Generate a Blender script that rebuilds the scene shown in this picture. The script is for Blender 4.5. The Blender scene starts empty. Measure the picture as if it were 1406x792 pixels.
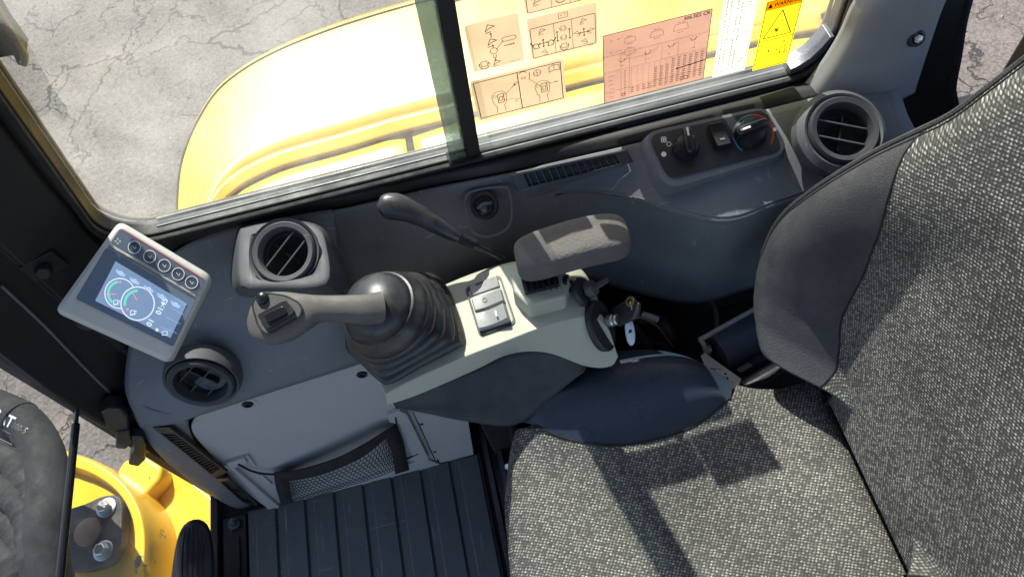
import bpy, bmesh, math, random
import numpy as np
from mathutils import Vector
random.seed(7)
sc = bpy.context.scene
COL = sc.collection
# ------------------------------------------------------------------ camera
IW, IH, FPX = 1406.0, 792.0, 1015.0
_p, _r = math.radians(59.3), math.radians(14.1)
CAM = np.array([0.0, 0.0, 1.5])
FW = np.array([0, math.cos(_p), -math.sin(_p)])
_U0 = np.array([0, math.sin(_p), math.cos(_p)])
RT = math.cos(_r)*np.array([1., 0, 0]) - math.sin(_r)*_U0
UP = math.sin(_r)*np.array([1., 0, 0]) + math.cos(_r)*_U0
cd = bpy.data.cameras.new('camera'); cam = bpy.data.objects.new('camera', cd); COL.objects.link(cam)
cd.sensor_width = 36; cd.lens = FPX/IW*36; cd.clip_start = .02; cd.clip_end = 500
from mathutils import Matrix
cam.matrix_world = Matrix(((RT[0], UP[0], -FW[0], CAM[0]), (RT[1], UP[1], -FW[1], CAM[1]), (RT[2], UP[2], -FW[2], CAM[2]), (0, 0, 0, 1)))
sc.camera = cam
# ------------------------------------------------------------------ light
TO_SUN = Vector((-.20, 1.0, 1.15)).normalized()
w = bpy.data.worlds.new('World'); sc.world = w; w.use_nodes = True
nt = w.node_tree; bg = nt.nodes['Background']
sky = nt.nodes.new('ShaderNodeTexSky'); sky.sky_type = 'NISHITA'; sky.sun_disc = False
sky.sun_elevation = math.asin(TO_SUN.z); sky.sun_rotation = math.atan2(TO_SUN.x, TO_SUN.y)
nt.links.new(sky.outputs[0], bg.inputs[0]); bg.inputs[1].default_value = .13
sd = bpy.data.lights.new('sun', 'SUN'); sd.energy = 4.6; sd.angle = math.radians(.5); sd.color = (1, .95, .87)
so = bpy.data.objects.new('sun', sd); COL.objects.link(so)
so.rotation_euler = TO_SUN.to_track_quat('Z', 'Y').to_euler(); so.location = (0, 2, 4)
sc.view_settings.view_transform = 'Standard'; sc.view_settings.look = 'None'
sc.view_settings.exposure = 1.0; sc.view_settings.gamma = 1
sc.cycles.max_bounces = 8; sc.cycles.transparent_max_bounces = 12; sc.cycles.use_denoising = True
sc.cycles.sample_clamp_indirect = 6; sc.cycles.caustics_reflective = False; sc.cycles.caustics_refractive = False

# ------------------------------------------------------------------ helpers: a survey of the photo turned into metres
def ray(px, py): return FW + RT*(px-IW/2)/FPX - UP*(py-IH/2)/FPX
def P(px, py, v=None, **k):
    """point seen at px,py on the plane z=v, or x=/y= given"""
    if v is not None:
        a, v = v if isinstance(v, tuple) else ('z', v)
    else: (a, v), = k.items()
    i = 'xyz'.index(a); d = ray(px, py)
    return CAM + d*(v-CAM[i])/d[i]
def PL(px, py, o, n):
    d = ray(px, py); n = np.array(n, float); o = np.array(o, float)
    return CAM + d*(n@(o-CAM))/(n@d)
def nrm(v): v = np.array(v, float); return v/np.linalg.norm(v)
def V(*a): return np.array(a, float)
LOC = {}
def thing(name, label, cat, loc, group=None):
    o = bpy.data.objects.new(name, None); COL.objects.link(o); o.location = loc
    o['label'] = label; o['category'] = cat; o.empty_display_size = .05
    if group: o['group'] = group
    LOC[o] = np.array(loc, float)
    return o
def tag(o, label=None, cat=None, kind=None, group=None):
    if label: o['label'] = label
    if cat: o['category'] = cat
    if kind: o['kind'] = kind
    if group: o['group'] = group
    return o
def mk(name, vs, fs, mats, parent=None, smooth=True, sharp=35, bevel=0, seg=2, solid=0, off=-1, sub=0, mi=None, uv=None):
    vs = np.array(vs, float); base = LOC.get(parent, np.zeros(3))
    if parent is None and len(vs): base = np.round(vs.mean(0), 4)
    me = bpy.data.meshes.new(name)
    me.from_pydata((vs-base).tolist(), [], [list(f) for f in fs])
    if not isinstance(mats, (list, tuple)): mats = [mats]
    for m in mats: me.materials.append(m)
    if mi is not None: me.polygons.foreach_set('material_index', mi)
    if uv is not None:
        ul = me.uv_layers.new(name='UVMap')
        idx = np.zeros(len(me.loops), int); me.loops.foreach_get('vertex_index', idx)
        ul.data.foreach_set('uv', np.array(uv, float)[idx].ravel())
    bm = bmesh.new(); bm.from_mesh(me)
    bmesh.ops.recalc_face_normals(bm, faces=bm.faces)
    if smooth:
        for f in bm.faces: f.smooth = True
        c = math.radians(sharp)
        for e in bm.edges:
            if len(e.link_faces) == 2 and e.calc_face_angle(0) > c: e.smooth = False
    bm.to_mesh(me); bm.free()
    o = bpy.data.objects.new(name, me); COL.objects.link(o)
    if parent is not None: o.parent = parent; LOC[o] = base
    else: o.location = base; LOC[o] = base
    if parent is not None:
        pb = LOC[parent]
        # parts share their parent's origin
    if solid:
        m = o.modifiers.new('solid', 'SOLIDIFY'); m.thickness = solid; m.offset = off
    if bevel:
        m = o.modifiers.new('bevel', 'BEVEL'); m.width = bevel; m.segments = seg; m.limit_method = 'ANGLE'; m.angle_limit = math.radians(38); m.harden_normals = True
    if sub:
        m = o.modifiers.new('sub', 'SUBSURF'); m.levels = m.render_levels = sub
    return o
class MB:
    """collects several shapes that make one part"""
    def __init__(s): s.v = []; s.f = []; s.m = []
    def add(s, vf, mi=0):
        v, f = vf; n = len(s.v); s.v += [list(map(float, q)) for q in v]; s.f += [[i+n for i in q] for q in f]; s.m += [mi]*len(f); return s
    def mk(s, name, mats, parent=None, **k): return mk(name, s.v, s.f, mats, parent, mi=s.m, **k)
def box(c, a, b, d):
    c = np.array(c, float); a, b, d = map(lambda q: np.array(q, float), (a, b, d))
    v = [c+i*a+j*b+k*d for i in (-1, 1) for j in (-1, 1) for k in (-1, 1)]
    return v, [(0, 1, 3, 2), (4, 6, 7, 5), (0, 4, 5, 1), (2, 3, 7, 6), (0, 2, 6, 4), (1, 5, 7, 3)]
def bx(x0, x1, y0, y1, z0, z1):
    return box(((x0+x1)/2, (y0+y1)/2, (z0+z1)/2), ((x1-x0)/2, 0, 0), (0, (y1-y0)/2, 0), (0, 0, (z1-z0)/2))
def prism(pts, ext):
    pts = [np.array(p, float) for p in pts]; n = len(pts)
    if callable(ext): e = [ext(p) for p in pts]
    else: e = [np.array(ext, float)]*n
    v = pts+[p+q for p, q in zip(pts, e)]
    return v, [list(range(n)), list(range(2*n-1, n-1, -1))]+[(i, i+n, (i+1) % n+n, (i+1) % n) for i in range(n)]
def cr(pts, n, closed=False):
    """catmull-rom through the points, n steps per span"""
    pts = np.array(pts, float); m = len(pts); out = []
    for i in range(m if closed else m-1):
        if closed: a, b, c, d = (pts[(i+k) % m] for k in (-1, 0, 1, 2))
        else:
            b, c = pts[i], pts[i+1]; a = pts[i-1] if i else 2*b-c; d = pts[i+2] if i+2 < m else 2*c-b
        for k in range(n):
            t = k/n; out.append(.5*((2*b)+(c-a)*t+(2*a-5*b+4*c-d)*t*t+(3*b-3*c+d-a)*t**3))
    if not closed: out.append(pts[-1])
    return np.array(out)
def resample(pts, n, closed=False):
    pts = np.array(pts, float)
    if closed: pts = np.vstack([pts, pts[:1]])
    d = np.r_[0, np.cumsum(np.linalg.norm(np.diff(pts, axis=0), axis=1))]
    t = np.linspace(0, d[-1], n+1 if closed else n)
    o = np.stack([np.interp(t, d, pts[:, i]) for i in range(pts.shape[1])], 1)
    return o[:-1] if closed else o
def basis(ax, ref=None):
    ax = nrm(ax); ref = np.array(ref, float) if ref is not None else (V(0, 0, 1) if abs(ax[2]) < .9 else V(1, 0, 0))
    u = nrm(ref-ax*(ref@ax)); return u, np.cross(ax, u), ax
def tube(pts, r, n=10, smooth=4, caps=True):
    pts = cr(pts, smooth) if smooth else np.array(pts, float)
    m = len(pts); rr = np.interp(np.linspace(0, 1, m), np.linspace(0, 1, len(r)), r) if isinstance(r, (list, tuple)) else np.full(m, r)
    v = []; f = []; u = None
    for i in range(m):
        t = nrm(pts[min(i+1, m-1)]-pts[max(i-1, 0)])
        if u is None: u, w_, _ = basis(t)
        else: u = nrm(u-t*(u@t)); w_ = np.cross(t, u)
        for k in range(n):
            a = 2*math.pi*k/n; v.append(pts[i]+rr[i]*(math.cos(a)*u+math.sin(a)*w_))
    for i in range(m-1):
        for k in range(n): f.append((i*n+k, i*n+(k+1) % n, (i+1)*n+(k+1) % n, (i+1)*n+k))
    if caps: f += [list(range(n-1, -1, -1)), list(range((m-1)*n, m*n))]
    return v, f
def lathe(c, ax, prof, n=40, ref=None, caps=True, se=2.0, sx=1, sy=1):
    u, w_, a = basis(ax, ref); c = np.array(c, float); v = []; f = []
    for r, h in prof:
        for k in range(n):
            t = 2*math.pi*k/n; cs, sn = math.cos(t), math.sin(t)
            x = math.copysign(abs(cs)**(2/se), cs); y = math.copysign(abs(sn)**(2/se), sn)
            v.append(c+a*h+r*(sx*x*u+sy*y*w_))
    m = len(prof)
    for i in range(m-1):
        for k in range(n): f.append((i*n+k, i*n+(k+1) % n, (i+1)*n+(k+1) % n, (i+1)*n+k))
    if caps: f += [list(range(n-1, -1, -1)), list(range((m-1)*n, m*n))]
    return v, f
def pillow(c, a, b, d, e1=.35, e2=.35, nu=36, nv=18):
    """superellipsoid: rounded block"""
    c, a, b, d = (np.array(q, float) for q in (c, a, b, d)); sp = lambda x, e: math.copysign(abs(x)**e, x)
    v = []; f = []
    for j in range(1, nv):
        ph = -math.pi/2+math.pi*j/nv
        for i in range(nu):
            th = 2*math.pi*i/nu; cp = sp(math.cos(ph), e1)
            v.append(c+a*cp*sp(math.cos(th), e2)+b*cp*sp(math.sin(th), e2)+d*sp(math.sin(ph), e1))
    v += [c-d, c+d]; L = len(v)
    for j in range(nv-2):
        for i in range(nu): f.append((j*nu+i, j*nu+(i+1) % nu, (j+1)*nu+(i+1) % nu, (j+1)*nu+i))
    for i in range(nu): f.append((L-2, (i+1) % nu, i)); f.append((L-1, (nv-2)*nu+i, (nv-2)*nu+(i+1) % nu))
    return v, f
def sheet(rows, nr=5, ncl=5):
    """smooth surface through a net of points; returns verts, faces"""
    R = [cr(r, ncl) for r in rows]; R = np.array(R); cols = [cr(R[:, j], nr) for j in range(R.shape[1])]
    A = np.stack(cols, 1); m, n = A.shape[:2]
    return A.reshape(-1, 3), [(i*n+j, i*n+j+1, (i+1)*n+j+1, (i+1)*n+j) for i in range(m-1) for j in range(n-1)]
def loft(secs, closed=True, caps=True, n=4):
    S = np.array(secs, float)
    if n: S = np.stack([cr(S[:, j], n) for j in range(S.shape[1])], 1)
    m, k = S.shape[:2]; f = []
    for i in range(m-1):
        for j in range(k if closed else k-1): f.append((i*k+j, i*k+(j+1) % k, (i+1)*k+(j+1) % k, (i+1)*k+j))
    if caps: f += [list(range(k-1, -1, -1)), list(range((m-1)*k, m*k))]
    return S.reshape(-1, 3), f
_tc = {}
def glyphs(s, bold=False):
    if (s, bold) in _tc: return _tc[s, bold]
    c = bpy.data.curves.new('t', 'FONT'); c.body = s; c.size = 1; c.align_x = 'CENTER'; c.align_y = 'CENTER'; c.resolution_u = 2
    if bold: c.offset = .02
    o = bpy.data.objects.new('t', c); COL.objects.link(o)
    bpy.context.view_layer.update()
    me = bpy.data.meshes.new_from_object(o.evaluated_get(bpy.context.evaluated_depsgraph_get()))
    v = [(q.co.x, q.co.y) for q in me.vertices]; f = [list(p.vertices) for p in me.polygons]
    bpy.data.objects.remove(o); bpy.data.meshes.remove(me); bpy.data.curves.remove(c)
    _tc[s, bold] = (v, f); return v, f
class Print:
    """flat print: 2-D marks carried by a map (u,v)->point"""
    def __init__(s, fn): s.fn = fn; s.v = []; s.f = []; s.m = []
    def poly(s, pts, mi=0):
        n = len(s.v); s.v += [s.fn(*p) for p in pts]; s.f.append(list(range(n, n+len(pts)))); s.m.append(mi)
    def line(s, x0, y0, x1, y1, w=.5, mi=0):
        L = math.hypot(x1-x0, y1-y0) or 1; nx, ny = -(y1-y0)/L*w/2, (x1-x0)/L*w/2
        s.poly([(x0+nx, y0+ny), (x1+nx, y1+ny), (x1-nx, y1-ny), (x0-nx, y0-ny)], mi)
    def path(s, pts, w=.5, mi=0, closed=False):
        for a, b in zip(pts, pts[1:]+(pts[:1] if closed else [])): s.line(*a, *b, w, mi)
    def rect(s, x0, y0, x1, y1, mi=0): s.poly([(x0, y0), (x1, y0), (x1, y1), (x0, y1)], mi)
    def frame(s, x0, y0, x1, y1, w=.5, mi=0): s.path([(x0, y0), (x1, y0), (x1, y1), (x0, y1)], w, mi, True)
    def ring(s, x, y, r, w=.5, mi=0, a0=0, a1=360, n=24):
        A = [math.radians(a0+(a1-a0)*i/n) for i in range(n+1)]
        for a, b in zip(A, A[1:]):
            s.poly([(x+(r+q)*math.cos(t), y+(r+q)*math.sin(t)) for t, q in ((a, -w/2), (b, -w/2), (b, w/2), (a, w/2))], mi)
    def disc(s, x, y, r, mi=0, n=16): s.poly([(x+r*math.cos(2*math.pi*i/n), y+r*math.sin(2*math.pi*i/n)) for i in range(n)], mi)
    def text(s, t, x, y, h, ang=0, mi=0, bold=False, sx=1, flip=1):
        v, f = glyphs(t, bold); n = len(s.v); c, k = math.cos(math.radians(ang)), math.sin(math.radians(ang))
        for a, b in v:
            a *= h*sx; b *= h*flip; s.v.append(s.fn(x+a*c-b*k, y+a*k+b*c))
        s.f += [[i+n for i in q] for q in f]; s.m += [mi]*len(f)
    def mk(s, name, mats, parent): return mk(name, s.v, s.f, mats, parent, smooth=False, mi=s.m)

# ------------------------------------------------------------------ materials
def mat(name, col, rough=.5, bump=0, bscale=200, var=.12, vscale=6, metal=0, spec=.5, dust=0, dcol=(.42, .38, .33), dscale=14, coat=0, emit=None, estr=1, fleck=0, scratch=0):
    m = bpy.data.materials.new(name); m.use_nodes = True; t = m.node_tree; n = t.nodes; L = t.links.new; b = n['Principled BSDF']
    b.inputs['Roughness'].default_value = rough; b.inputs['Metallic'].default_value = metal; b.inputs['Specular IOR Level'].default_value = spec
    if coat: b.inputs['Coat Weight'].default_value = coat; b.inputs['Coat Roughness'].default_value = .27
    if emit: b.inputs['Emission Color'].default_value = (*emit, 1); b.inputs['Emission Strength'].default_value = estr
    tc = n.new('ShaderNodeTexCoord')
    def noise(s, d=4, r=.6):
        x = n.new('ShaderNodeTexNoise'); x.inputs['Scale'].default_value = s; x.inputs['Detail'].default_value = d; x.inputs['Roughness'].default_value = r; L(tc.outputs['Object'], x.inputs['Vector']); return x.outputs['Fac']
    def mixc(f, a, c2, mode='MIX'):
        x = n.new('ShaderNodeMix'); x.data_type = 'RGBA'; x.blend_type = mode
        if isinstance(f, float): x.inputs[0].default_value = f
        else: L(f, x.inputs[0])
        for s_, q in ((6, a), (7, c2)):
            if isinstance(q, tuple): x.inputs[s_].default_value = (*q, 1)
            else: L(q, x.inputs[s_])
        return x.outputs[2]
    def ramp(f, a, c2, lo=0., hi=1.):
        x = n.new('ShaderNodeMapRange'); L(f, x.inputs[0]); x.inputs[1].default_value = a; x.inputs[2].default_value = c2; x.inputs[3].default_value = lo; x.inputs[4].default_value = hi; return x.outputs[0]
    lo = tuple(c*(1-var) for c in col); hi = tuple(min(1, c*(1+var)) for c in col)
    c = mixc(ramp(noise(vscale), .3, .7), lo, hi)
    if dust:
        f = ramp(noise(dscale, 8, .75), .48, .75, 0, dust); c = mixc(f, c, dcol)
        L(ramp(noise(dscale*1.3, 6, .7), .35, .7, rough-.08, min(1, rough+.15)), b.inputs['Roughness'])
    if fleck: c = mixc(ramp(noise(900, 2, .5), .68, .72, 0, fleck), c, (.5, .47, .42))
    if scratch:
        for sx_, sy_, sz_ in ((6, 190, 40), (150, 9, 60)):
            mp = n.new('ShaderNodeMapping'); mp.inputs['Scale'].default_value = (sx_, sy_, sz_); mp.inputs['Rotation'].default_value = (.3, .2, .5 if sx_ < 10 else -.35); L(tc.outputs['Object'], mp.inputs[0])
            x = n.new('ShaderNodeTexNoise'); x.inputs['Scale'].default_value = 1; x.inputs['Detail'].default_value = 2; L(mp.outputs[0], x.inputs['Vector']); c = mixc(ramp(x.outputs['Fac'], .70, .73, 0, scratch), c, (.36, .36, .36))
    L(c, b.inputs['Base Color'])
    if bump:
        bp = n.new('ShaderNodeBump'); bp.inputs['Strength'].default_value = bump; bp.inputs['Distance'].default_value = .001
        L(noise(bscale, 3, .6), bp.inputs['Height']); L(bp.outputs[0], b.inputs['Normal'])
    return m
M = {}
M['trim'] = mat('charcoal moulded plastic', (.135, .143, .160), .55, .5, 700, fleck=.3, dust=.22, dcol=(.20, .195, .19), scratch=.35, dscale=9, var=.1)
M['trim2'] = mat('dark cover plastic', (.028, .030, .036), .6, .4, 700, dust=.06, fleck=.08)
M['shroud'] = mat('vent plastic', (.070, .075, .084), .6, .5, 700, dust=.15, dcol=(.16, .155, .15), scratch=.2)
M['rocker'] = mat('grey rocker plastic with sheen', (.26, .265, .27), .3, .1, 500, dust=.2, dscale=60)  # base colour lightened to carry the sunlit sheen of the switches
M['black'] = mat('black painted steel', (.006, .006, .007), .55, .15, 400, dust=.04, dscale=7, dcol=(.12, .1, .08))
M['rubber'] = mat('black rubber', (.007, .007, .008), .78, 1.0, 120, dust=.12, dscale=18, dcol=(.2, .18, .16))
M['gloss'] = mat('gloss black plastic', (.012, .013, .016), .22, .06, 500, var=.05)
M['knob'] = mat('satin black plastic', (.016, .017, .02), .35, .1, 500, dust=.06)
M['boot'] = mat('joystick boot rubber', (.020, .021, .024), .33, .12, 600, dust=.30, dscale=22, dcol=(.22, .19, .16))
M['grip'] = mat('worn grip rubber', (.10, .09, .085), .6, .5, 700, dust=.4, dscale=30, dcol=(.22, .19, .16))
M['console'] = mat('beige console plastic', (.43, .42, .34), .42, .35, 900, scratch=.25, fleck=.1, dust=.12, dscale=12, var=.04)
M['housing'] = mat('warm grey monitor plastic', (.52, .50, .46), .45, .25, 900, dust=.08, var=.04)
M['panel'] = mat('light grey access panel plastic', (.42, .40, .40), .6, .4, 700, fleck=.3, dust=.25, scratch=.5, var=.05)
M['cover'] = mat('grey pillar plastic', (.28, .27, .285), .42, .25, 900, dust=.12, var=.05)
M['mat'] = mat('floor mat rubber', (.095, .095, .10), .6, .6, 400, fleck=.5, dust=.55, scratch=.3, dscale=16, dcol=(.16, .14, .13))
M['alu'] = mat('scuffed aluminium', (.15, .155, .16), .55, .25, 60, metal=.2, dust=.35, dscale=25, dcol=(.2, .2, .2))
M['tape'] = mat('crumpled foil tape', (.14, .14, .16), .4, 1.0, 60, metal=.6, dust=.4, dscale=40, dcol=(.08, .08, .09))
M['steel'] = mat('zinc steel', (.55, .54, .52), .38, .2, 200, metal=1, dust=.3, dscale=60)
M['dsteel'] = mat('dark steel', (.06, .065, .08), .3, .2, 200, metal=.3, dust=.1)
M['foam'] = mat('worn armrest foam', (.125, .115, .107), .85, 1.4, 260, dust=.3, dscale=40, dcol=(.24, .21, .18))
M['brass'] = mat('brass', (.6, .38, .1), .35, metal=1)
M['white'] = mat('white print', (.75, .75, .73), .6)
M['slat'] = mat('grey vent slat', (.13, .13, .14), .4)
M['red'] = mat('red print', (.5, .03, .03), .5); M['blue'] = mat('blue print', (.03, .22, .4), .5)
M['net'] = mat('black elastic fabric', (.012, .011, .011), .9, .6, 700, dust=.05, dscale=60)
M['seal'] = mat('edge with amber reflection', (.16, .115, .055), .3, dust=.2)  # amber base colour stands in for light reflected along the edge
M['vinyl'] = mat('seat vinyl', (.044, .045, .052), .5, 1.2, 520, dust=.30, dscale=10, dcol=(.2, .19, .19))
M['vinylb'] = mat('cushion vinyl', (.024, .036, .058), .33, .8, 520, dust=.12, dscale=10, dcol=(.12, .13, .16))
M['paper'] = mat('white paper tag', (.7, .7, .72), .6); M['ink'] = mat('black ink', (.02, .02, .02), .6)
M['void'] = mat('grimy cab floor', (.014, .012, .010), .8, .6, 120, dust=.35, dscale=30, dcol=(.05, .038, .025))
M['wire'] = mat('black loom sleeve', (.02, .021, .024), .5, .6, 500); M['wirep'] = mat('pink wire', (.35, .12, .1), .5)
M['liner'] = mat('pale headliner', (.38, .38, .38), .9, .4, 300)
M['lightgrey'] = mat('pale grey key fob', (.55, .6, .68), .4)
def yellow(name, chips):
    m = mat(name, (.86, .52, .02), .34, .12, 22, var=.06, dust=.15, dscale=5, fleck=.1, coat=.5, dcol=(.5, .36, .12)); t = m.node_tree; n = t.nodes; L = t.links.new
    if chips:
        b = n['Principled BSDF']; src = b.inputs['Base Color'].links[0].from_socket
        tc = n.new('ShaderNodeTexCoord'); x = n.new('ShaderNodeTexNoise'); x.inputs['Scale'].default_value = 9; x.inputs['Detail'].default_value = 7; x.inputs['Roughness'].default_value = .62; L(tc.outputs['Object'], x.inputs['Vector'])
        r = n.new('ShaderNodeMapRange'); r.inputs[1].default_value = .615; r.inputs[2].default_value = .63; L(x.outputs['Fac'], r.inputs[0])
        mx = n.new('ShaderNodeMix'); mx.data_type = 'RGBA'; L(r.outputs[0], mx.inputs[0]); L(src, mx.inputs[6]); mx.inputs[7].default_value = (.22, .13, .11, 1)
        L(mx.outputs[2], b.inputs['Base Color'])
    return m
M['yellow'] = yellow('machine yellow paint', False); M['yellowc'] = yellow('chipped machine yellow paint', True)
def cloth(name):
    m = bpy.data.materials.new(name); m.use_nodes = True; t = m.node_tree; n = t.nodes; L = t.links.new; b = n['Principled BSDF']
    b.inputs['Roughness'].default_value = .85; b.inputs['Specular IOR Level'].default_value = .25
    uv = n.new('ShaderNodeUVMap'); mp = n.new('ShaderNodeMapping'); mp.inputs['Scale'].default_value = (1, 1.25, 1); mp.inputs['Rotation'].default_value = (0, 0, .5); L(uv.outputs[0], mp.inputs[0])
    nz = n.new('ShaderNodeTexNoise'); nz.inputs['Scale'].default_value = 90; nz.inputs['Detail'].default_value = 3; L(mp.outputs[0], nz.inputs['Vector'])
    ad = n.new('ShaderNodeVectorMath'); ad.operation = 'MULTIPLY_ADD'; L(nz.outputs['Color'], ad.inputs[0]); ad.inputs[1].default_value = (.0022, .0022, 0); L(mp.outputs[0], ad.inputs[2])
    def vor(scale, rnd):
        v = n.new('ShaderNodeTexVoronoi'); v.voronoi_dimensions = '2D'; v.inputs['Scale'].default_value = scale; v.inputs['Randomness'].default_value = rnd; L(ad.outputs[0], v.inputs['Vector']); return v
    v = vor(228, .20); v2 = vor(700, .9)
    def mr(s, a, c, lo, hi):
        x = n.new('ShaderNodeMapRange'); L(s, x.inputs[0]); x.inputs[1].default_value = a; x.inputs[2].default_value = c; x.inputs[3].default_value = lo; x.inputs[4].default_value = hi; return x.outputs[0]
    def mul(a, c):
        x = n.new('ShaderNodeMath'); x.operation = 'MULTIPLY'; L(a, x.inputs[0]); L(c, x.inputs[1]); return x.outputs[0]
    sep = n.new('ShaderNodeSeparateColor'); L(v.outputs['Color'], sep.inputs[0]); sep2 = n.new('ShaderNodeSeparateColor'); L(v2.outputs['Color'], sep2.inputs[0])
    blob = mr(v.outputs['Distance'], .16, .50, 1, 0); amp = mr(sep.outputs[0], .10, .85, .15, 1)
    fine = mr(sep2.outputs[0], .15, .9, .35, 1.25)
    f = mul(mul(blob, amp), fine)
    mx = n.new('ShaderNodeMix'); mx.data_type = 'RGBA'; L(f, mx.inputs[0]); mx.inputs[6].default_value = (.062, .058, .055, 1); mx.inputs[7].default_value = (.54, .515, .47, 1)
    nb = n.new('ShaderNodeTexNoise'); nb.inputs['Scale'].default_value = 7; nb.inputs['Detail'].default_value = 4; L(uv.outputs[0], nb.inputs['Vector'])
    mx2 = n.new('ShaderNodeMix'); mx2.data_type = 'RGBA'; mx2.blend_type = 'MULTIPLY'; mx2.inputs[0].default_value = 1; L(mx.outputs[2], mx2.inputs[6])
    g = n.new('ShaderNodeCombineColor'); q = mr(nb.outputs['Fac'], .3, .7, .68, 1.2); [L(q, g.inputs[i]) for i in range(3)]; L(g.outputs[0], mx2.inputs[7])
    L(mx2.outputs[2], b.inputs['Base Color'])
    bp = n.new('ShaderNodeBump'); bp.inputs['Strength'].default_value = .8; bp.inputs['Distance'].default_value = .0012; L(f, bp.inputs['Height']); L(bp.outputs[0], b.inputs['Normal'])
    return m
M['cloth'] = cloth('speckled tweed seat cloth')
def asphalt():
    m = bpy.data.materials.new('weathered cracked asphalt'); m.use_nodes = True; t = m.node_tree; n = t.nodes; L = t.links.new; b = n['Principled BSDF']
    b.inputs['Roughness'].default_value = .85
    tc = n.new('ShaderNodeTexCoord')
    def noise(s, d=5, r=.6):
        x = n.new('ShaderNodeTexNoise'); x.inputs['Scale'].default_value = s; x.inputs['Detail'].default_value = d; x.inputs['Roughness'].default_value = r; L(tc.outputs['Object'], x.inputs['Vector']); return x
    def mr(s, a, c, lo, hi):
        x = n.new('ShaderNodeMapRange'); L(s, x.inputs[0]); x.inputs[1].default_value = a; x.inputs[2].default_value = c; x.inputs[3].default_value = lo; x.inputs[4].default_value = hi; return x.outputs[0]
    def mth(op, a, c):
        x = n.new('ShaderNodeMath'); x.operation = op
        for i, q in enumerate((a, c)):
            if isinstance(q, float): x.inputs[i].default_value = q
            else: L(q, x.inputs[i])
        return x.outputs[0]
    nz = noise(2.6, 8, .62); ad = n.new('ShaderNodeVectorMath'); ad.operation = 'MULTIPLY_ADD'; L(nz.outputs['Color'], ad.inputs[0]); ad.inputs[1].default_value = (.55, .55, 0); L(tc.outputs['Object'], ad.inputs[2])
    def crack(scale, w, lo, hi, ns):
        v = n.new('ShaderNodeTexVoronoi'); v.feature = 'DISTANCE_TO_EDGE'; v.inputs['Scale'].default_value = scale; L(ad.outputs[0], v.inputs['Vector'])
        return mth('MULTIPLY', mr(v.outputs['Distance'], 0, w, 1, 0), mr(noise(ns, 3).outputs['Fac'], lo, hi, 0, 1))
    cr1 = crack(1.0, .0058, .34, .46, 1.3); cr2 = crack(2.7, .013, .47, .58, 1.6); c = mth('MAXIMUM', cr1, mth('MULTIPLY', cr2, .8))
    base = n.new('ShaderNodeMix'); base.data_type = 'RGBA'; L(mr(noise(1.2).outputs['Fac'], .3, .7, 0, 1), base.inputs[0]); base.inputs[6].default_value = (.122, .103, .090, 1); base.inputs[7].default_value = (.147, .124, .108, 1)
    ag = n.new('ShaderNodeTexVoronoi'); ag.inputs['Scale'].default_value = 95; L(tc.outputs['Object'], ag.inputs['Vector'])
    sp = n.new('ShaderNodeSeparateColor'); L(ag.outputs['Color'], sp.inputs[0])
    g = n.new('ShaderNodeCombineColor'); q = mth('MULTIPLY', mr(sp.outputs[0], 0, 1, .70, 1.32), mr(noise(38, 4, .7).outputs['Fac'], .3, .7, .88, 1.12)); [L(q, g.inputs[i]) for i in range(3)]
    mu = n.new('ShaderNodeMix'); mu.data_type = 'RGBA'; mu.blend_type = 'MULTIPLY'; mu.inputs[0].default_value = 1; L(base.outputs[2], mu.inputs[6]); L(g.outputs[0], mu.inputs[7])
    sil = n.new('ShaderNodeMix'); sil.data_type = 'RGBA'; L(mth('MULTIPLY', crack(1.0, .07, .5, .66, 2.3), .28), sil.inputs[0]); L(mu.outputs[2], sil.inputs[6]); sil.inputs[7].default_value = (.36, .26, .20, 1)
    ck = n.new('ShaderNodeMix'); ck.data_type = 'RGBA'; L(mth('MULTIPLY', c, .72), ck.inputs[0]); L(sil.outputs[2], ck.inputs[6]); ck.inputs[7].default_value = (.055, .045, .04, 1)
    L(ck.outputs[2], b.inputs['Base Color'])
    h = mth('SUBTRACT', mth('MULTIPLY', mth('ADD', sp.outputs[1], noise(25, 5, .7).outputs['Fac']), .12), c)
    bp = n.new('ShaderNodeBump'); bp.inputs['Strength'].default_value = .9; bp.inputs['Distance'].default_value = .02; L(h, bp.inputs['Height']); L(bp.outputs[0], b.inputs['Normal'])
    return m
M['asphalt'] = asphalt()
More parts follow.
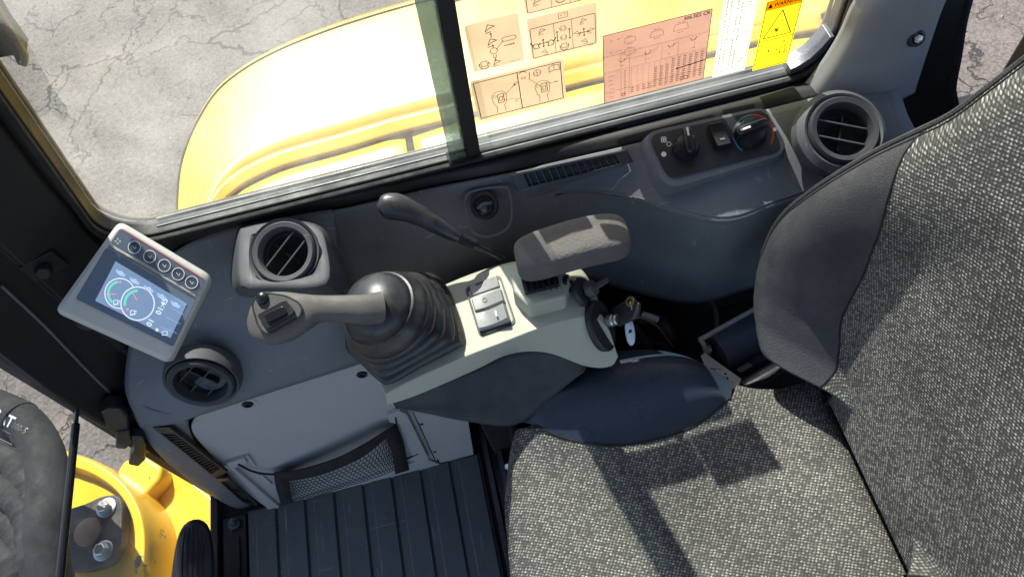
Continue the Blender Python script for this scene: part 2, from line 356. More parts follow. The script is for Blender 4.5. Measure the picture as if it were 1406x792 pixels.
def glass(name, tint, dirt=.03):
    m = bpy.data.materials.new(name); m.use_nodes = True; t = m.node_tree; n = t.nodes; L = t.links.new; n.remove(n['Principled BSDF']); out = n['Material Output']
    tr = n.new('ShaderNodeBsdfTransparent'); tr.inputs[0].default_value = (*tint, 1); gl = n.new('ShaderNodeBsdfGlossy'); gl.inputs['Roughness'].default_value = .02
    lw = n.new('ShaderNodeLayerWeight'); lw.inputs[0].default_value = .5; pw = n.new('ShaderNodeMath'); pw.operation = 'POWER'; L(lw.outputs['Facing'], pw.inputs[0]); pw.inputs[1].default_value = 5; fr = n.new('ShaderNodeMath'); fr.operation = 'MULTIPLY_ADD'; L(pw.outputs[0], fr.inputs[0]); fr.inputs[1].default_value = .9; fr.inputs[2].default_value = .03; m1 = n.new('ShaderNodeMixShader'); L(fr.outputs[0], m1.inputs[0]); L(tr.outputs[0], m1.inputs[1]); L(gl.outputs[0], m1.inputs[2])
    df = n.new('ShaderNodeBsdfTranslucent'); df.inputs[0].default_value = (.9, .9, .88, 1)
    tc = n.new('ShaderNodeTexCoord'); nz = n.new('ShaderNodeTexNoise'); nz.inputs['Scale'].default_value = 14; nz.inputs['Detail'].default_value = 6; L(tc.outputs['Object'], nz.inputs['Vector'])
    mr = n.new('ShaderNodeMapRange'); mr.inputs[1].default_value = .35; mr.inputs[2].default_value = .75; mr.inputs[3].default_value = dirt*.5; mr.inputs[4].default_value = dirt*1.6; L(nz.outputs['Fac'], mr.inputs[0])
    m2 = n.new('ShaderNodeMixShader'); L(mr.outputs[0], m2.inputs[0]); L(m1.outputs[0], m2.inputs[1]); L(df.outputs[0], m2.inputs[2]); L(m2.outputs[0], out.inputs[0])
    return m
M['glass'] = glass('dusty side glass', (.93, .96, .94), .06); M['glassf'] = glass('front glass', (.93, .95, .94), .02); M['glassg'] = glass('green glass edge', (.30, .36, .36), .12)
def film(name, col, tr=.5, thru=.05):
    m = bpy.data.materials.new(name); m.use_nodes = True; t = m.node_tree; n = t.nodes; L = t.links.new; n.remove(n['Principled BSDF']); out = n['Material Output']
    tc = n.new('ShaderNodeTexCoord'); nz = n.new('ShaderNodeTexNoise'); nz.inputs['Scale'].default_value = 16; nz.inputs['Detail'].default_value = 3; L(tc.outputs['Object'], nz.inputs['Vector'])
    mr = n.new('ShaderNodeMapRange'); mr.inputs[1].default_value = .35; mr.inputs[2].default_value = .7; L(nz.outputs['Fac'], mr.inputs[0])
    mx = n.new('ShaderNodeMix'); mx.data_type = 'RGBA'; L(mr.outputs[0], mx.inputs[0]); mx.inputs[6].default_value = (*[c*.86 for c in col], 1); mx.inputs[7].default_value = (*[min(1, c*1.08) for c in col], 1)
    d = n.new('ShaderNodeBsdfDiffuse'); L(mx.outputs[2], d.inputs[0]); s = n.new('ShaderNodeBsdfTranslucent'); L(mx.outputs[2], s.inputs[0])
    m1 = n.new('ShaderNodeMixShader'); m1.inputs[0].default_value = tr; L(d.outputs[0], m1.inputs[1]); L(s.outputs[0], m1.inputs[2])
    tp = n.new('ShaderNodeBsdfTransparent'); L(mx.outputs[2], tp.inputs[0]); m2 = n.new('ShaderNodeMixShader'); m2.inputs[0].default_value = thru; L(m1.outputs[0], m2.inputs[1]); L(tp.outputs[0], m2.inputs[2]); L(m2.outputs[0], out.inputs[0]); return m
M['pink'] = film('faded pink decal film', (.56, .40, .27), .85); M['red film'] = film('faded red decal film', (.46, .26, .21), .85)
M['whitef'] = film('white decal film', (.80, .80, .72), .85, .06); M['yelf'] = film('yellow decal film', (.9, .8, .02), .85, .05); M['orf'] = film('orange decal film', (.85, .28, .02), .85)
M['brown'] = mat('brown decal ink', (.16, .05, .04), .7); M['lightline'] = film('pale decal line', (.9, .75, .62), .8)
def lcd(name, col, s): return mat(name, (.02, .04, .08), .25, emit=col, estr=s, var=0)
M['lcd'] = lcd('lcd blue', (.17, .26, .40), .62); M['lcdw'] = lcd('lcd white', (.55, .62, .72), .75); M['lcdg'] = lcd('lcd green', (.12, .5, .38), .8); M['lcdr'] = lcd('lcd red', (.6, .2, .25), .8); M['lcdd'] = lcd('lcd pale blue', (.25, .36, .58), .8)
# ================================================================== ground
g = mk('ground', [(-60, -60, -1.05), (60, -60, -1.05), (60, 60, -1.05), (-60, 60, -1.05)], [(0, 1, 2, 3)], M['asphalt'], smooth=False); tag(g, 'cracked pale asphalt yard under the machine', kind='structure')

# ================================================================== cab
cab = thing('excavator_cab', 'black steel operator cab seen from its open door, with sliding right window', 'cab', (0, .2, -.04))
WT = 1.56
def xwin(z): return -.527+max(0, z-.755)*.18      # front edge of the side window leans back
WY0, WY1 = .700, .745
# right wall: a plate with the window opening
def roundrect(x0, x1, z0, z1, r, n=8, xl=None):
    pts = []
    for cx, cz, a0 in ((x1-r, z0+r, -90), (x1-r, z1-r, 0), (x0+r, z1-r, 90), (x0+r, z0+r, 180)):
        for k in range(n+1):
            a = math.radians(a0+90*k/n); pts.append((cx+r*math.cos(a), cz+r*math.sin(a)))
        if a0 in (0, 90, 180): pass
    return pts
hole = [(x+(xwin(z)+.527 if x < 0 else 0)+(0.02*(z-.75) if x > 0 else 0), z) for x, z in roundrect(-.527, .507, .700, WT, .06)]
def outer(x, z):      # radial push to the plate's rim
    return x, z
def ringplate(hole, grow, y0, y1, name, m, bev=.004):
    n = len(hole); c = np.mean(hole, 0); o = [(c[0]+(x-c[0])*grow[0], c[1]+(z-c[1])*grow[1]) for x, z in hole]
    v = [(x, y0, z) for x, z in hole]+[(x, y0, z) for x, z in o]+[(x, y1, z) for x, z in o]+[(x, y1, z) for x, z in hole]
    f = []
    for a in range(4):
        b = (a+1) % 4
        for i in range(n): j = (i+1) % n; f.append((a*n+i, a*n+j, b*n+j, b*n+i))
    return mk(name, v, f, m, cab, bevel=bev)
ringplate(hole, (1.075, 1.10), .704, .731, 'window_frame', M['black'])
ringplate([(x*.999+.0, .700+(z-.700)*.999+.0005) for x, z in hole], (1.016, 1.014), .6925, .7015, 'window_seal', M['rubber'], .003)
# lip of the frame edge outside the glass, its reflection painted as amber
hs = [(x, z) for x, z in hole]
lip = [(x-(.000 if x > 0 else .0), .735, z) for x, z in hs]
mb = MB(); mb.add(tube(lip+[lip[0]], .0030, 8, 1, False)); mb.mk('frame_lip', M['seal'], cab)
# lower wall, rear post and front post
MB().add(bx(-.76, .66, .712, .745, -.12, .668)).mk('wall_panel', M['black'], cab, bevel=.005)
# rear post: from the window to the quarter window
sec = []
for z in (-.12, .3, .53, .58, .65, .76, .95, 1.2, 1.57):
    x1 = {-.12: .80, .3: .80, .53: .76, .58: .735, .65: .715, .76: .685, .95: .66, 1.2: .65, 1.57: .65}[z]
    sec.append([(.552, .700, z), (x1-.02, .690, z), (x1, .700, z), (x1+.005, .745, z), (.552, .745, z)])
mk('rear_post', *loft(sec, n=3), M['black'], cab, bevel=.004)
mk('post_seal', *tube([(s[2][0]+.003, .705, s[2][2]) for s in sec[2:]], .009, 8), M['rubber'], cab)
MB().add(bx(.76, .92, .705, .745, -.12, .50)).mk('wall_panel', M['black'], cab, bevel=.004)
sec = []
for z in (-.10, .1, .3, .5, .68, .85, 1.0, 1.25, 1.59):
    s = max(0, z-.755)*.18; b = -.03*(1-min(1, max(0, z/.68)))
    sec.append([(-.546+s+b*.5, .694, z), (-.60+s+b, .668, z), (-.622+s+b, .655, z), (-.632+s+b, .662, z), (-.69+s+b, .625, z), (-.722+s+b, .60, z), (-.742+s+b, .603, z), (-.748+s+b, .64, z), (-.73+s+b, .74, z), (-.546+s+b*.5, .74, z)])
mk('front_post', *loft(sec, n=2), M['black'], cab, sharp=28, bevel=.003)
mb = MB()
for px, py in ((60, 372),): 
    c = P(px, py, y=.655); mb.add(lathe(c, (0.3, -1, .3), [(.0, .008), (.009, .008), (.011, .003), (.011, -.006)], 6))
    mb.add(box(c+V(-.0, .008, .0), (.022, .008, 0), (0, 0, .018), (0, .002, 0)))
mb.mk('bracket', M['black'], cab, bevel=.001)
# highlight along the front post ridge, drawn as a thin pale tube
mk('post_highlight', *tube([P(2, 392, y=.641), P(60, 446, y=.636), P(110, 498, y=.632), P(160, 548, y=.628)], .0022, 6), M['slat'], cab)
# floor, front sill
MB().add(bx(-.716, .80, -.32, .712, -.045, -.004)).mk('floor_panel', M['void'], cab, bevel=.004)
MB().add(bx(-.730, -.712, -.32, .60, -.06, .012)).mk('front_sill', M['black'], cab, bevel=.003)
MB().add(bx(-.705, -.655, -.30, .515, -.002, .006)).add(bx(-.694, -.668, -.3, .47, .006, .010)).mk('sill_plate', M['black'], cab, bevel=.002)
c = P(322, 719, z=.008); MB().add(lathe(c, (0, 0, 1), [(.013, 0), (.013, .004), (.008, .005)], 20)).add(lathe(c, (0, 0, 1), [(.0065, .004), (.0065, .010), (.004, .011)], 6)).mk('floor_bolt', M['dsteel'], cab)
# roof and remaining posts of the door side
MB().add(bx(-.66, .88, -.36, .76, 1.59, 1.64)).mk('roof', M['liner'], cab, bevel=.01)
MB().add(bx(.80, .88, -.36, -.30, -.05, 1.59)).mk('rear_post', M['black'], cab, bevel=.01)
mk('front_post', *loft([[(-.75+a, -.36, z), (-.68+a, -.36, z), (-.68+a, -.31, z), (-.75+a, -.31, z)] for a, z in ((0, -.05), (0, .68), (.16, 1.59))], n=2), M['black'], cab, bevel=.008)
MB().add(bx(.86, .90, -.36, .745, -.05, .78)).mk('rear_panel', M['black'], cab, bevel=.006)
# panes
MB().add(bx(-.56, .02, .7240, .7270, .698, 1.57)).mk('window_pane', M['glass'], cab, smooth=False)
MB().add(bx(-.03, .53, .7110, .7140, .698, 1.57)).mk('window_pane', M['glass'], cab, smooth=False)
v = [(-.745, -.31, .0), (-.745, .60, .0), (-.745, .60, .437), (-.745, -.31, .437)]; mk('windshield_pane', *prism(v, (.005, 0, 0)), M['glassf'], cab, smooth=False)
v = [(-.745, -.31, .445), (-.745, .60, .445), (-.60, .60, 1.585), (-.60, -.31, 1.585)]; mk('windshield_pane', *prism(v, (.005, 0, 0)), M['glassf'], cab, smooth=False)
# sliding stile between the two panes: green glass edge + black channel, leaning as in the photo
def stile(x0, x1, y0, y1, t=0): return prism([V(x0, y0, .699), V(x1, y0, .699), V(x1+.045, y0, 1.57), V(x0+.045, y0, 1.57)], (0, y1-y0, 0))
st = MB(); st.add(stile(-.016, .003, .700, .7105)); st.add(stile(-.020, .0, .7142, .7236)); st.mk('window_stile', M['black'], cab, bevel=.0015)
mk('stile_glass_edge', *stile(-.041, -.0175, .704, .7105), M['glassg'], cab, smooth=False)
mk('stile_foot', *box((-.030, .703, .706), (.014, 0, 0), (0, .004, 0), (0, 0, .010)), M['glassg'], cab, bevel=.001)
# aluminium track along the sill, scuffed end plate at the rear corner
MB().add(bx(-.47, .455, .7165, .7200, .6935, .7015)).add(bx(-.47, .455, .7295, .7330, .6935, .7030)).mk('window_track', M['alu'], cab, bevel=.0008)
MB().add(bx(.0, .455, .7000, .7030, .6935, .7000)).add(bx(.0, .455, .7065, .7085, .6935, .6990)).mk('track_rib', M['alu'], cab, bevel=.0008)
MB().add(bx(-.47, .455, .6990, .7330, .686, .6935)).mk('track_base', M['rubber'], cab)
MB().add(bx(.20, .452, .694, .6985, .684, .692)).add(bx(.30, .41, .6915, .695, .6855, .6905)).mk('track_insert', M['dsteel'], cab, bevel=.001)
pl = [(.452, .7045), (.470, .708), (.487, .719), (.499, .737), (.505, .757), (.499, .757), (.490, .742), (.478, .727), (.462, .717), (.452, .714)]
mk('corner_plate', *prism([(x, .7005, z) for x, z in pl], (0, .028, 0)), M['tape'], cab, bevel=.001)
# bar across the windscreen
mk('windscreen_bar', *tube([(-.738, -.31, .452), (-.738, .1, .452), (-.738, .34, .452), (-.737, .575, .452)], .0062, 12), M['gloss'], cab)
mk('bar_tip', *tube([(-.737, .575, .452), (-.736, .61, .453), (-.733, .64, .455)], [.0035, .0028], 8), M['dsteel'], cab)

# two window stop clips low on the front post
lt = thing('window_latch', 'dark plastic twin latch on the front post above the yellow bracket', 'latch', P(175, 600, y=.60))
def blade(pts, y, t): return prism([P(a, b, y=y) for a, b in pts], (0, t, 0))
mk('latch_body', *blade([(138, 568), (150, 562), (168, 563), (176, 575), (178, 595), (160, 600), (146, 588)], .592, .03), M['knob'], lt, bevel=.005, seg=3)
mk('latch_tab', *blade([(160, 594), (178, 592), (181, 606), (174, 617), (158, 616)], .588, .014), M['knob'], lt, bevel=.004, seg=3)
mk('latch_tab', *blade([(180, 600), (196, 600), (201, 612), (200, 632), (190, 641), (176, 638), (179, 626), (184, 618)], .584, .02), M['knob'], lt, bevel=.004, seg=3)

# grab bracket high on the front edge of the window
br = thing('mirror_bracket', 'dark box-section mirror bracket with amber edge, at the upper front of the side window', 'bracket', P(12, 60, y=.735))
o = [(-30, -30), (-8, 10), (10, 42), (35, 76), (33, 91), (24, 92), (18, 78), (-6, 82), (-60, 70), (-70, -30)]
mk('bracket_body', *prism([P(a, b, y=.753) for a, b in o], (0, .03, 0)), M['black'], br, bevel=.003)
mk('bracket_edge', *tube([P(a, b, y=.752) for a, b in ((-20, -12), (4, 26), (33, 74), (32, 88))], .0045, 8, 2), M['seal'], br)

# ================================================================== moulded side trim
tp = thing('side_trim_panel', 'charcoal moulded trim panel along the right wall under the window', 'trim panel', (0, .66, .45))
C = [
 [(205, 372, .655), (196, 410, .60), (182, 455, .54), (175, 505, .49), (176, 540, .455), (196, 585, .41)],
 [(255, 335, .665), (250, 380, .62), (240, 430, .575), (232, 480, .53), (228, 530, .49), (240, 580, .435)],
 [(320, 312, .672), (312, 360, .64), (300, 410, .60), (290, 460, .555), (280, 510, .51), (272, 570, .455)],
 [(395, 298, .672), (395, 340, .65), (390, 390, .61), (387, 440, .565), (385, 490, .52), (385, 532, .462)],
 [(450, 288, .672), (455, 330, .645), (458, 372, .61), (465, 415, .575), (475, 455, .53), (495, 497, .462)],
 [(472, 285, .672), (474, 320, .62), (482, 355, .565), (498, 400, .51), (515, 440, .46), (545, 480, .42)],
 [(600, 256, .674), (602, 290, .628), (606, 330, .575), (612, 372, .52), (618, 412, .46), (625, 450, .40)],
 [(705, 236, .674), (707, 262, .632), (708, 300, .58), (712, 340, .525), (716, 380, .47), (722, 430, .40)],
 [(765, 222, .680), (766, 242, .664), (770, 264, .640), (778, 300, .585), (788, 340, .52), (800, 383, .45)],
 [(862, 200, .688), (861, 235, .668), (860, 268, .648), (862, 305, .585), (864, 350, .50), (866, 398, .42)],
 [(985, 170, .688), (985, 235, .668), (985, 302, .645), (978, 340, .575), (968, 380, .485), (955, 414, .42)],
 [(1060, 150, .688), (1062, 215, .668), (1066, 279, .640), (1060, 315, .575), (1055, 350, .50), (1048, 390, .44)],
 [(1130, 132, .698), (1136, 190, .672), (1150, 252, .640), (1160, 300, .60), (1165, 340, .54), (1165, 380, .46)],
 [(1230, 108, .700), (1248, 165, .69), (1290, 225, .665), (1310, 280, .60), (1315, 320, .54), (1315, 360, .46)],
]
rows = [[P(*C[j][i]) for j in range(len(C))] for i in range(6)]
def crisp(j): return max(0, min(1, (j-7.0)))*.90+.05
ra_ = [q+(rows[1][j]-q)*(.5-.40*crisp(j)) for j, q in enumerate(rows[2])]; rb_ = [q+(rows[3][j]-q)*(.5-.40*crisp(j)) for j, q in enumerate(rows[2])]
rows = rows[:2]+[ra_, rows[2], rb_]+rows[3:]
mk('trim_body', *sheet(rows, 6, 7), M['trim'], tp, solid=.004, off=1)
# black sill band between trim and window
top = [P(*c[0])+V(0, .002, 0) for c in C]; upr = [V(p[0], .699, .690) for p in top]; mid = [(a+b)/2+V(0, -.001, .004) for a, b in zip(top, upr)]
mk('sill_band', *sheet([upr, mid, [p+V(0, 0, -.004) for p in top]], 3, 5), M['black'], tp, solid=.003)
# lower wrap with the slot vents
O = [P(176, 540, .45), P(186, 570, y=.612), P(212, 612, y=.592), P(250, 648, y=.575), P(298, 681, y=.556), P(348, 698, y=.532)]
I = [P(258, 568, .455), P(262, 592, y=.552), P(283, 632, y=.549), P(318, 668, y=.543), P(346, 692, y=.535), P(368, 700, y=.531)]
Md = [(a*.5+b*.5)+V(-.004, -.008, 0) for a, b in zip(O, I)]
mk('trim_wrap', *sheet([O, Md, I], 6, 6), M['trim'], tp, solid=.004, off=1)
# slot vents let into the wrap
def slotgrille(q, n, name):
    q = [V(*a) for a in q]; nn = nrm(np.cross(q[1]-q[0], q[3]-q[0])); nn = nn if nn@(CAM-q[0]) > 0 else -nn
    gr = MB(); cen = sum(q)/4
    out = [cen+(a-cen)*1.18+nn*.001 for a in q]; inn = [cen+(a-cen)*.93+nn*.001 for a in q]
    v = out+inn+[a+nn*.005 for a in out]+[a+nn*.005 for a in inn]; f = []
    for i in range(4):
        j = (i+1) % 4; f += [(8+i, 8+j, 12+j, 12+i), (i, j, 8+j, 8+i), (4+i, 4+j, 12+j, 12+i)]
    o = mk(name, v, f, M['knob'], tp, bevel=.0008)
    mk('grille_shade', *prism(inn, nn*-.0005+0*nn), M['ink'], o, smooth=False)  # flat black sheet standing in for the shade behind the slats
    for k in range(n):
        t = (k+.5)/n; a = inn[0]*(1-t)+inn[1]*t; b = inn[3]*(1-t)+inn[2]*t
        mk('slat', *box((a+b)/2+nn*.0022, (b-a)/2, nrm(inn[1]-inn[0])*.0011, nn*.0018), M['knob'], o, smooth=False)
    return o
def onw(px, py, y): return P(px, py, y=y)
slotgrille([onw(220, 588, .560), onw(294, 648, .532), onw(307, 640, .528), onw(240, 588, .550)], 18, 'slot_grille')
slotgrille([onw(302, 656, .527), onw(334, 684, .520), onw(350, 688, .517), onw(316, 655, .522)], 1, 'slot_grille')
# defroster grille under the window
y_ = [P(714, 238, .689), P(848, 209, .693), P(856, 223, .684), P(722, 256, .672)]
gb = [P(708, 236, .686), P(852, 205, .690), P(862, 225, .680), P(718, 262, .668)]; mk('grille_housing', *prism(gb, (0, .006, -.03)), M['trim'], tp, bevel=.002)
slotgrille(y_, 13, 'defroster_grille')
# power socket recess
sc_ = PL(665, 282, P(665, 282, .640), (0, -.6, .8)); sn = nrm((0.05, -.75, .66))
sk = MB(); sk.add(lathe(sc_+sn*.004, sn, [(.021, -.004), (.021, .001), (.018, .003), (.014, .001), (.0135, -.006)], 28, caps=False)); so_ = sk.mk('power_socket', M['knob'], tp)
mk('socket_cap', *lathe(sc_+sn*.002, sn, [(.0135, -.003), (.013, .004), (.010, .006), (.001, .0065)], 24), M['gloss'], so_)
mk('cap_pull', *tube([PL(656, 286, sc_+sn*.011, sn), PL(664, 280, sc_+sn*.014, sn), PL(674, 279, sc_+sn*.011, sn)], .0022, 6), M['slat'], so_)
rc = [PL(a, b, P(665, 282, .640), (0, -.68, .73)) for a, b in ((638, 275), (648, 262), (690, 256), (700, 264), (702, 300), (690, 318), (665, 324), (645, 312))]
mk('socket_rim', *tube([p+V(0, -.004, .004) for p in rc]+[rc[0]+V(0, -.004, .004)], .0022, 8, 3, False), M['trim'], tp)
# raised shroud of the front vent
b0 = [(318, 322), (330, 306), (395, 296), (442, 305), (462, 335), (474, 402), (440, 415), (372, 410), (328, 405), (316, 380)]
b1 = [(326, 322), (336, 311), (392, 302), (436, 310), (450, 335), (455, 385), (430, 398), (372, 398), (334, 396), (325, 376)]
secs = [[P(a, b, .628+.0001*0) for a, b in b0], [P(a, b, .682) for a, b in b1], [P(a*.92+392*.08, b*.92+347*.08, .694) for a, b in b1], [P(a*.66+392*.34, b*.66+347*.34, .692) for a, b in b1], [P(a*.56+392*.44, b*.56+347*.44, .660) for a, b in b1]]
secs = [resample(cr(s, 6, True), 40, True) for s in secs]
mk('vent_shroud', *loft(secs, n=3), M['shroud'], tp)

# ================================================================== round air vents
def air_vent(label, c, nvec, R, slat_dir, ns, flare, slatmat, ringm=None):
    ringm = ringm or M['trim2']
    c = np.array(c, float); n = nrm(nvec)
    t = thing('air_vent', label, 'air vent', c, 'round air vents in the side trim')
    mk('vent_bezel', *lathe(c, n, [(R*flare, -.022), (R*flare*.985, -.004), (R*1.16, .004), (R*1.08, .002), (R*1.03, -.008)], 56, caps=False), M['shroud'], t)
    mk('vent_ring', *lathe(c, n, [(R*1.04, -.01), (R*1.04, .005), (R*.98, .009), (R*.84, .008), (R*.80, .004), (R*.77, -.014), (R*.70, -.020)], 56, caps=False), ringm, t)
    mk('vent_cup', *lathe(c, n, [(R*.79, -.004), (R*.75, -.022), (R*.02, -.026)], 40, caps=False), M['ink'], t)
    d = nrm(np.array(slat_dir)-n*(n@np.array(slat_dir))); e = np.cross(n, d)
    for k in range(ns):
        off = (k-(ns-1)/2)*R*.5; L = math.sqrt(max(1e-6, (R*.77)**2-off**2))
        a = c+e*off-n*.004
        vd = nrm(CAM-c); mk('slat', *box(a, d*L, nrm(np.cross(vd, d))*.0010, vd*.006), slatmat, t, bevel=.0005)
    mk('vane', *box(c-n*.014, e*R*.55, d*.0012, n*.006), M['knob'], t)
    return t
def idir(px, py, n, o):   # direction on the vent's face that shows as px,py in the photo
    a = PL(px[0], px[1], o, n); b = PL(py[0], py[1], o, n); return nrm(b-a)
c1 = P(391, 347, .702); air_vent('round air vent with two slanted pale slats, on the raised shroud beside the display', c1, (.02, -.36, .93), .041, idir((372, 358), (400, 322), (.02, -.36, .93), c1), 2, 1.14, M['slat'], M['shroud'])
c2 = P(277, 523, .528); air_vent('round air vent with steep dark slats, low in the trim under the display', c2, (-.06, -.93, .30), .047, idir((262, 540), (288, 512), (-.06, -.93, .30), c2), 3, 1.22, M['knob'])
c3 = P(1157, 180, .712); air_vent('round air vent with two level slats, beside the heater controls and the seat back', c3, (.02, -.36, .93), .044, idir((1128, 172), (1190, 184), (.02, -.36, .93), c3), 2, 1.36, M['slat'])

# ================================================================== heater control panel
hn = nrm((.0, -.30, .954)); ho = P(982, 202, .694)
hp = thing('heater_control_panel', 'dark heater and fan control panel with two knobs and a rocker, under the window', 'control panel', ho)
def H(px, py, up=0): return PL(px, py, ho, hn)+hn*up
def rpoly(pts, r=.3, n=5):
    """rounded polygon"""
    out = []; m = len(pts)
    for i in range(m):
        a, b, c = (np.array(pts[(i+k) % m], float) for k in (-1, 0, 1))
        p0 = b+(a-b)*min(.5, r/np.linalg.norm(a-b)); p1 = b+(c-b)*min(.5, r/np.linalg.norm(c-b))
        for k in range(n+1): t = k/n; out.append(tuple((1-t)**2*p0+2*t*(1-t)*b+t*t*p1))
    return out
o1 = rpoly([(880, 182), (1058, 143), (1086, 210), (912, 262)], 24)
def scalepoly(p, s, c=None):
    c = np.mean(p, 0) if c is None else c; return [tuple(c+(np.array(q)-c)*s) for q in p]
secs = [[H(*q, -.026) for q in scalepoly(o1, 1.06)], [H(*q, -.006) for q in o1], [H(*q, -.001) for q in scalepoly(o1, .975)], [H(*q, -.001) for q in scalepoly(o1, .2)]]
mk('panel_housing', *loft(secs, n=0), M['trim'], hp, sharp=60)
o2 = rpoly([(889, 187), (1050, 150), (1075, 207), (918, 247)], 16)
mk('faceplate', *prism([H(*q, .0) for q in o2], hn*.0022), M['knob'], hp, bevel=.0008)
# printed marks
def marks(name, m, *calls):
    pr = Print(lambda u, v: H(u, v, .0026)); [getattr(pr, c[0])(*c[1:]) for c in calls]; pr.mk(name, M[m], hp)
marks('fan_symbol', 'white', *[('ring', 911+2.2*math.cos(math.radians(45+90*a)), 193+2.2*math.sin(math.radians(45+90*a)), 1.8, 1.2) for a in range(4)])
marks('off_symbol', 'white', ('ring', 918, 199, 2.8, .9)); marks('dot_mark', 'white', ('disc', 911, 213, 3.6)); marks('dot_mark', 'white', ('disc', 951, 190, 2.8)); marks('dot_mark', 'white', ('disc', 1063, 179, 2.6))
marks('cold_arc', 'blue', ('ring', 1034, 186, 27, 2.2, 0, 125, 262)); marks('warm_arc', 'red', ('ring', 1034, 186, 27, 2.2, 0, 262, 392))
def knob(px, py, ang, R, name, c2=(0, 0)):
    c = H(px, py, .0022); k = MB(); k.add(lathe(c, hn, [(R*1.15, 0), (R*1.12, .006), (R*.98, .010), (R*.9, .016), (R*.4, .018), (.0005, .018)], 36))
    a = nrm(H(px+math.cos(math.radians(ang))*20, py-math.sin(math.radians(ang))*20, 0)-H(px, py, 0)); b = np.cross(hn, a)
    k.add(pillow(c+hn*.017+a*R*.12, a*R*1.18, b*R*.34, hn*.012, .4, .5, 24, 12)); ko = k.mk(name, M['gloss'], hp)
    mk('pointer_mark', *box(c+hn*.0285+a*R*.72, a*R*.36, b*R*.075, hn*.0006), M['white'], ko)
knob(941, 205, 100, .0165, 'fan_knob'); knob(1029, 185, 200, .0195, 'temperature_knob')
def rocker(parent, c, ex, ey, n, name='rocker_switch', mark=None, tilt=.15, m='gloss', lift=.006):
    """switch cap, half sizes ex,ey"""
    L = np.linalg.norm(ey); u, v_ = nrm(ex), nrm(ey); prof = [(-1, .55), (-.93, 1.0), (-.5, .86), (0, .72+tilt), (.5, 1.1), (.93, 1.35), (1, .8)]
    secs = []
    for s, h in prof:
        row = []
        for t, q in ((-1, 0), (-1, .72), (-.9, .97), (0, 1.0), (.9, .97), (1, .72), (1, 0)): row.append(c+ey*s+ex*t+n*(lift*h*q-.001*(q == 0)))
        secs.append(row)
    o = mk(name, *loft(secs, n=0), M[m], parent, sharp=70, bevel=.0006)
    if mark: mk('switch_mark', *box(c+ey*mark+n*(lift*(1.17 if mark > 0 else .9)+.0004), ex*.32, v_*.0012, n*.0005), M['white'], o)
    return o
cc = H(986, 190, .0026); mk('switch_bezel', *prism([H(*q, .0022) for q in rpoly([(968, 175), (993, 169), (1007, 204), (982, 211)], 5, 3)], hn*.003), M['gloss'], hp, bevel=.0008)
ex = (H(998, 189.5)-H(976, 194))/2; ey = (H(993, 207)-H(981, 172))/2; rocker(hp, cc+hn*.001, ex*.92, ey*.95, hn, 'rocker_switch', .45, lift=.010)

# ================================================================== grey rear pillar cover
pc = thing('pillar_cover', 'light grey moulded cover on the rear pillar above the round vent', 'trim panel', P(1180, 90, y=.66))
L_ = [(1215, -60, ('y', .692)), (1172, 0, ('y', .692)), (1150, 48, ('y', .692)), (1120, 95, ('y', .690)), (1086, 136, ('y', .685))]
M1 = [(1250, -50, ('y', .668)), (1205, 5, ('y', .664)), (1178, 55, ('y', .664)), (1145, 108, ('y', .660)), (1112, 157, ('y', .655))]
M2 = [(1282, -50, ('y', .652)), (1245, 10, ('y', .648)), (1222, 65, ('y', .645)), (1195, 118, ('y', .64)), (1185, 152, ('y', .636))]
M3 = [(1302, -45, ('y', .646)), (1270, 12, ('y', .642)), (1250, 65, ('y', .640)), (1228, 115, ('y', .635)), (1213, 149, ('y', .63))]
R_ = [(1322, -45, ('y', .66)), (1296, 8, ('y', .655)), (1277, 62, ('y', .652)), (1262, 108, ('y', .645)), (1256, 128, ('y', .64))]
rows = [[P(*q) for q in r] for r in (L_, M1, M2, M3, R_)]
mk('cover_shell', *sheet(rows, 5, 5), M['cover'], pc, solid=.003)
sw = P(1259, 53, y=.638); sn2 = nrm((-.1, -.85, .5))
s_ = mk('screw_boss', *lathe(sw, sn2, [(.012, -.006), (.0105, .001), (.0075, .002), (.006, -.002)], 24), M['trim2'], pc)
mk('screw', *lathe(sw, sn2, [(.0058, -.002), (.0056, .005), (.003, .006)], 6), M['steel'], s_)

# ================================================================== grey access panel low on the side
ao = V(-.35, .538, .2); an = nrm((0, -1, .085))
def A(px, py, up=0): return PL(px, py, ao+an*up, an)
ap = thing('access_panel', 'pale grey screwed access panel between the trim and the floor mat', 'access panel', ao)
o = [(262, 590), (264, 572), (285, 560), (380, 527), (500, 494), (560, 500), (604, 560), (600, 640), (373, 699), (330, 668)]
mk('panel_face', *prism([A(*q) for q in rpoly(o, 14, 4)], an*.004), M['panel'], ap, bevel=.002)
o = [(558, 500), (640, 560), (651, 626), (606, 637), (566, 562)]
mk('side_plate', *prism([A(*q, .001) for q in o], an*.004), M['panel'], ap, bevel=.001)
for px, py in ((340, 554), (497, 513)):
    b = mk('screw_seat', *lathe(A(px, py, .004), an, [(.017, 0), (.0165, .001), (.010, .0012), (.008, -.002)], 28), M['panel'], ap)
    mk('screw', *lathe(A(px, py, .004), an, [(.0085, 0), (.008, .0035), (.0045, .004), (.004, .001), (.0005, .001)], 20), M['knob'], b)
def bracket(pts, h): return mk('pocket_frame', *prism([A(*q, .003) for q in pts], an*h), M['panel'], ap, bevel=.0015)
bracket([(311, 630), (336, 622), (340, 629), (322, 636), (384, 690), (376, 697), (368, 693)], .010)
bracket([(531, 563), (548, 556), (558, 561), (588, 622), (582, 630), (570, 628), (546, 575), (534, 572)], .012)
bracket([(376, 697), (384, 690), (585, 626), (604, 634), (604, 639)], .006)
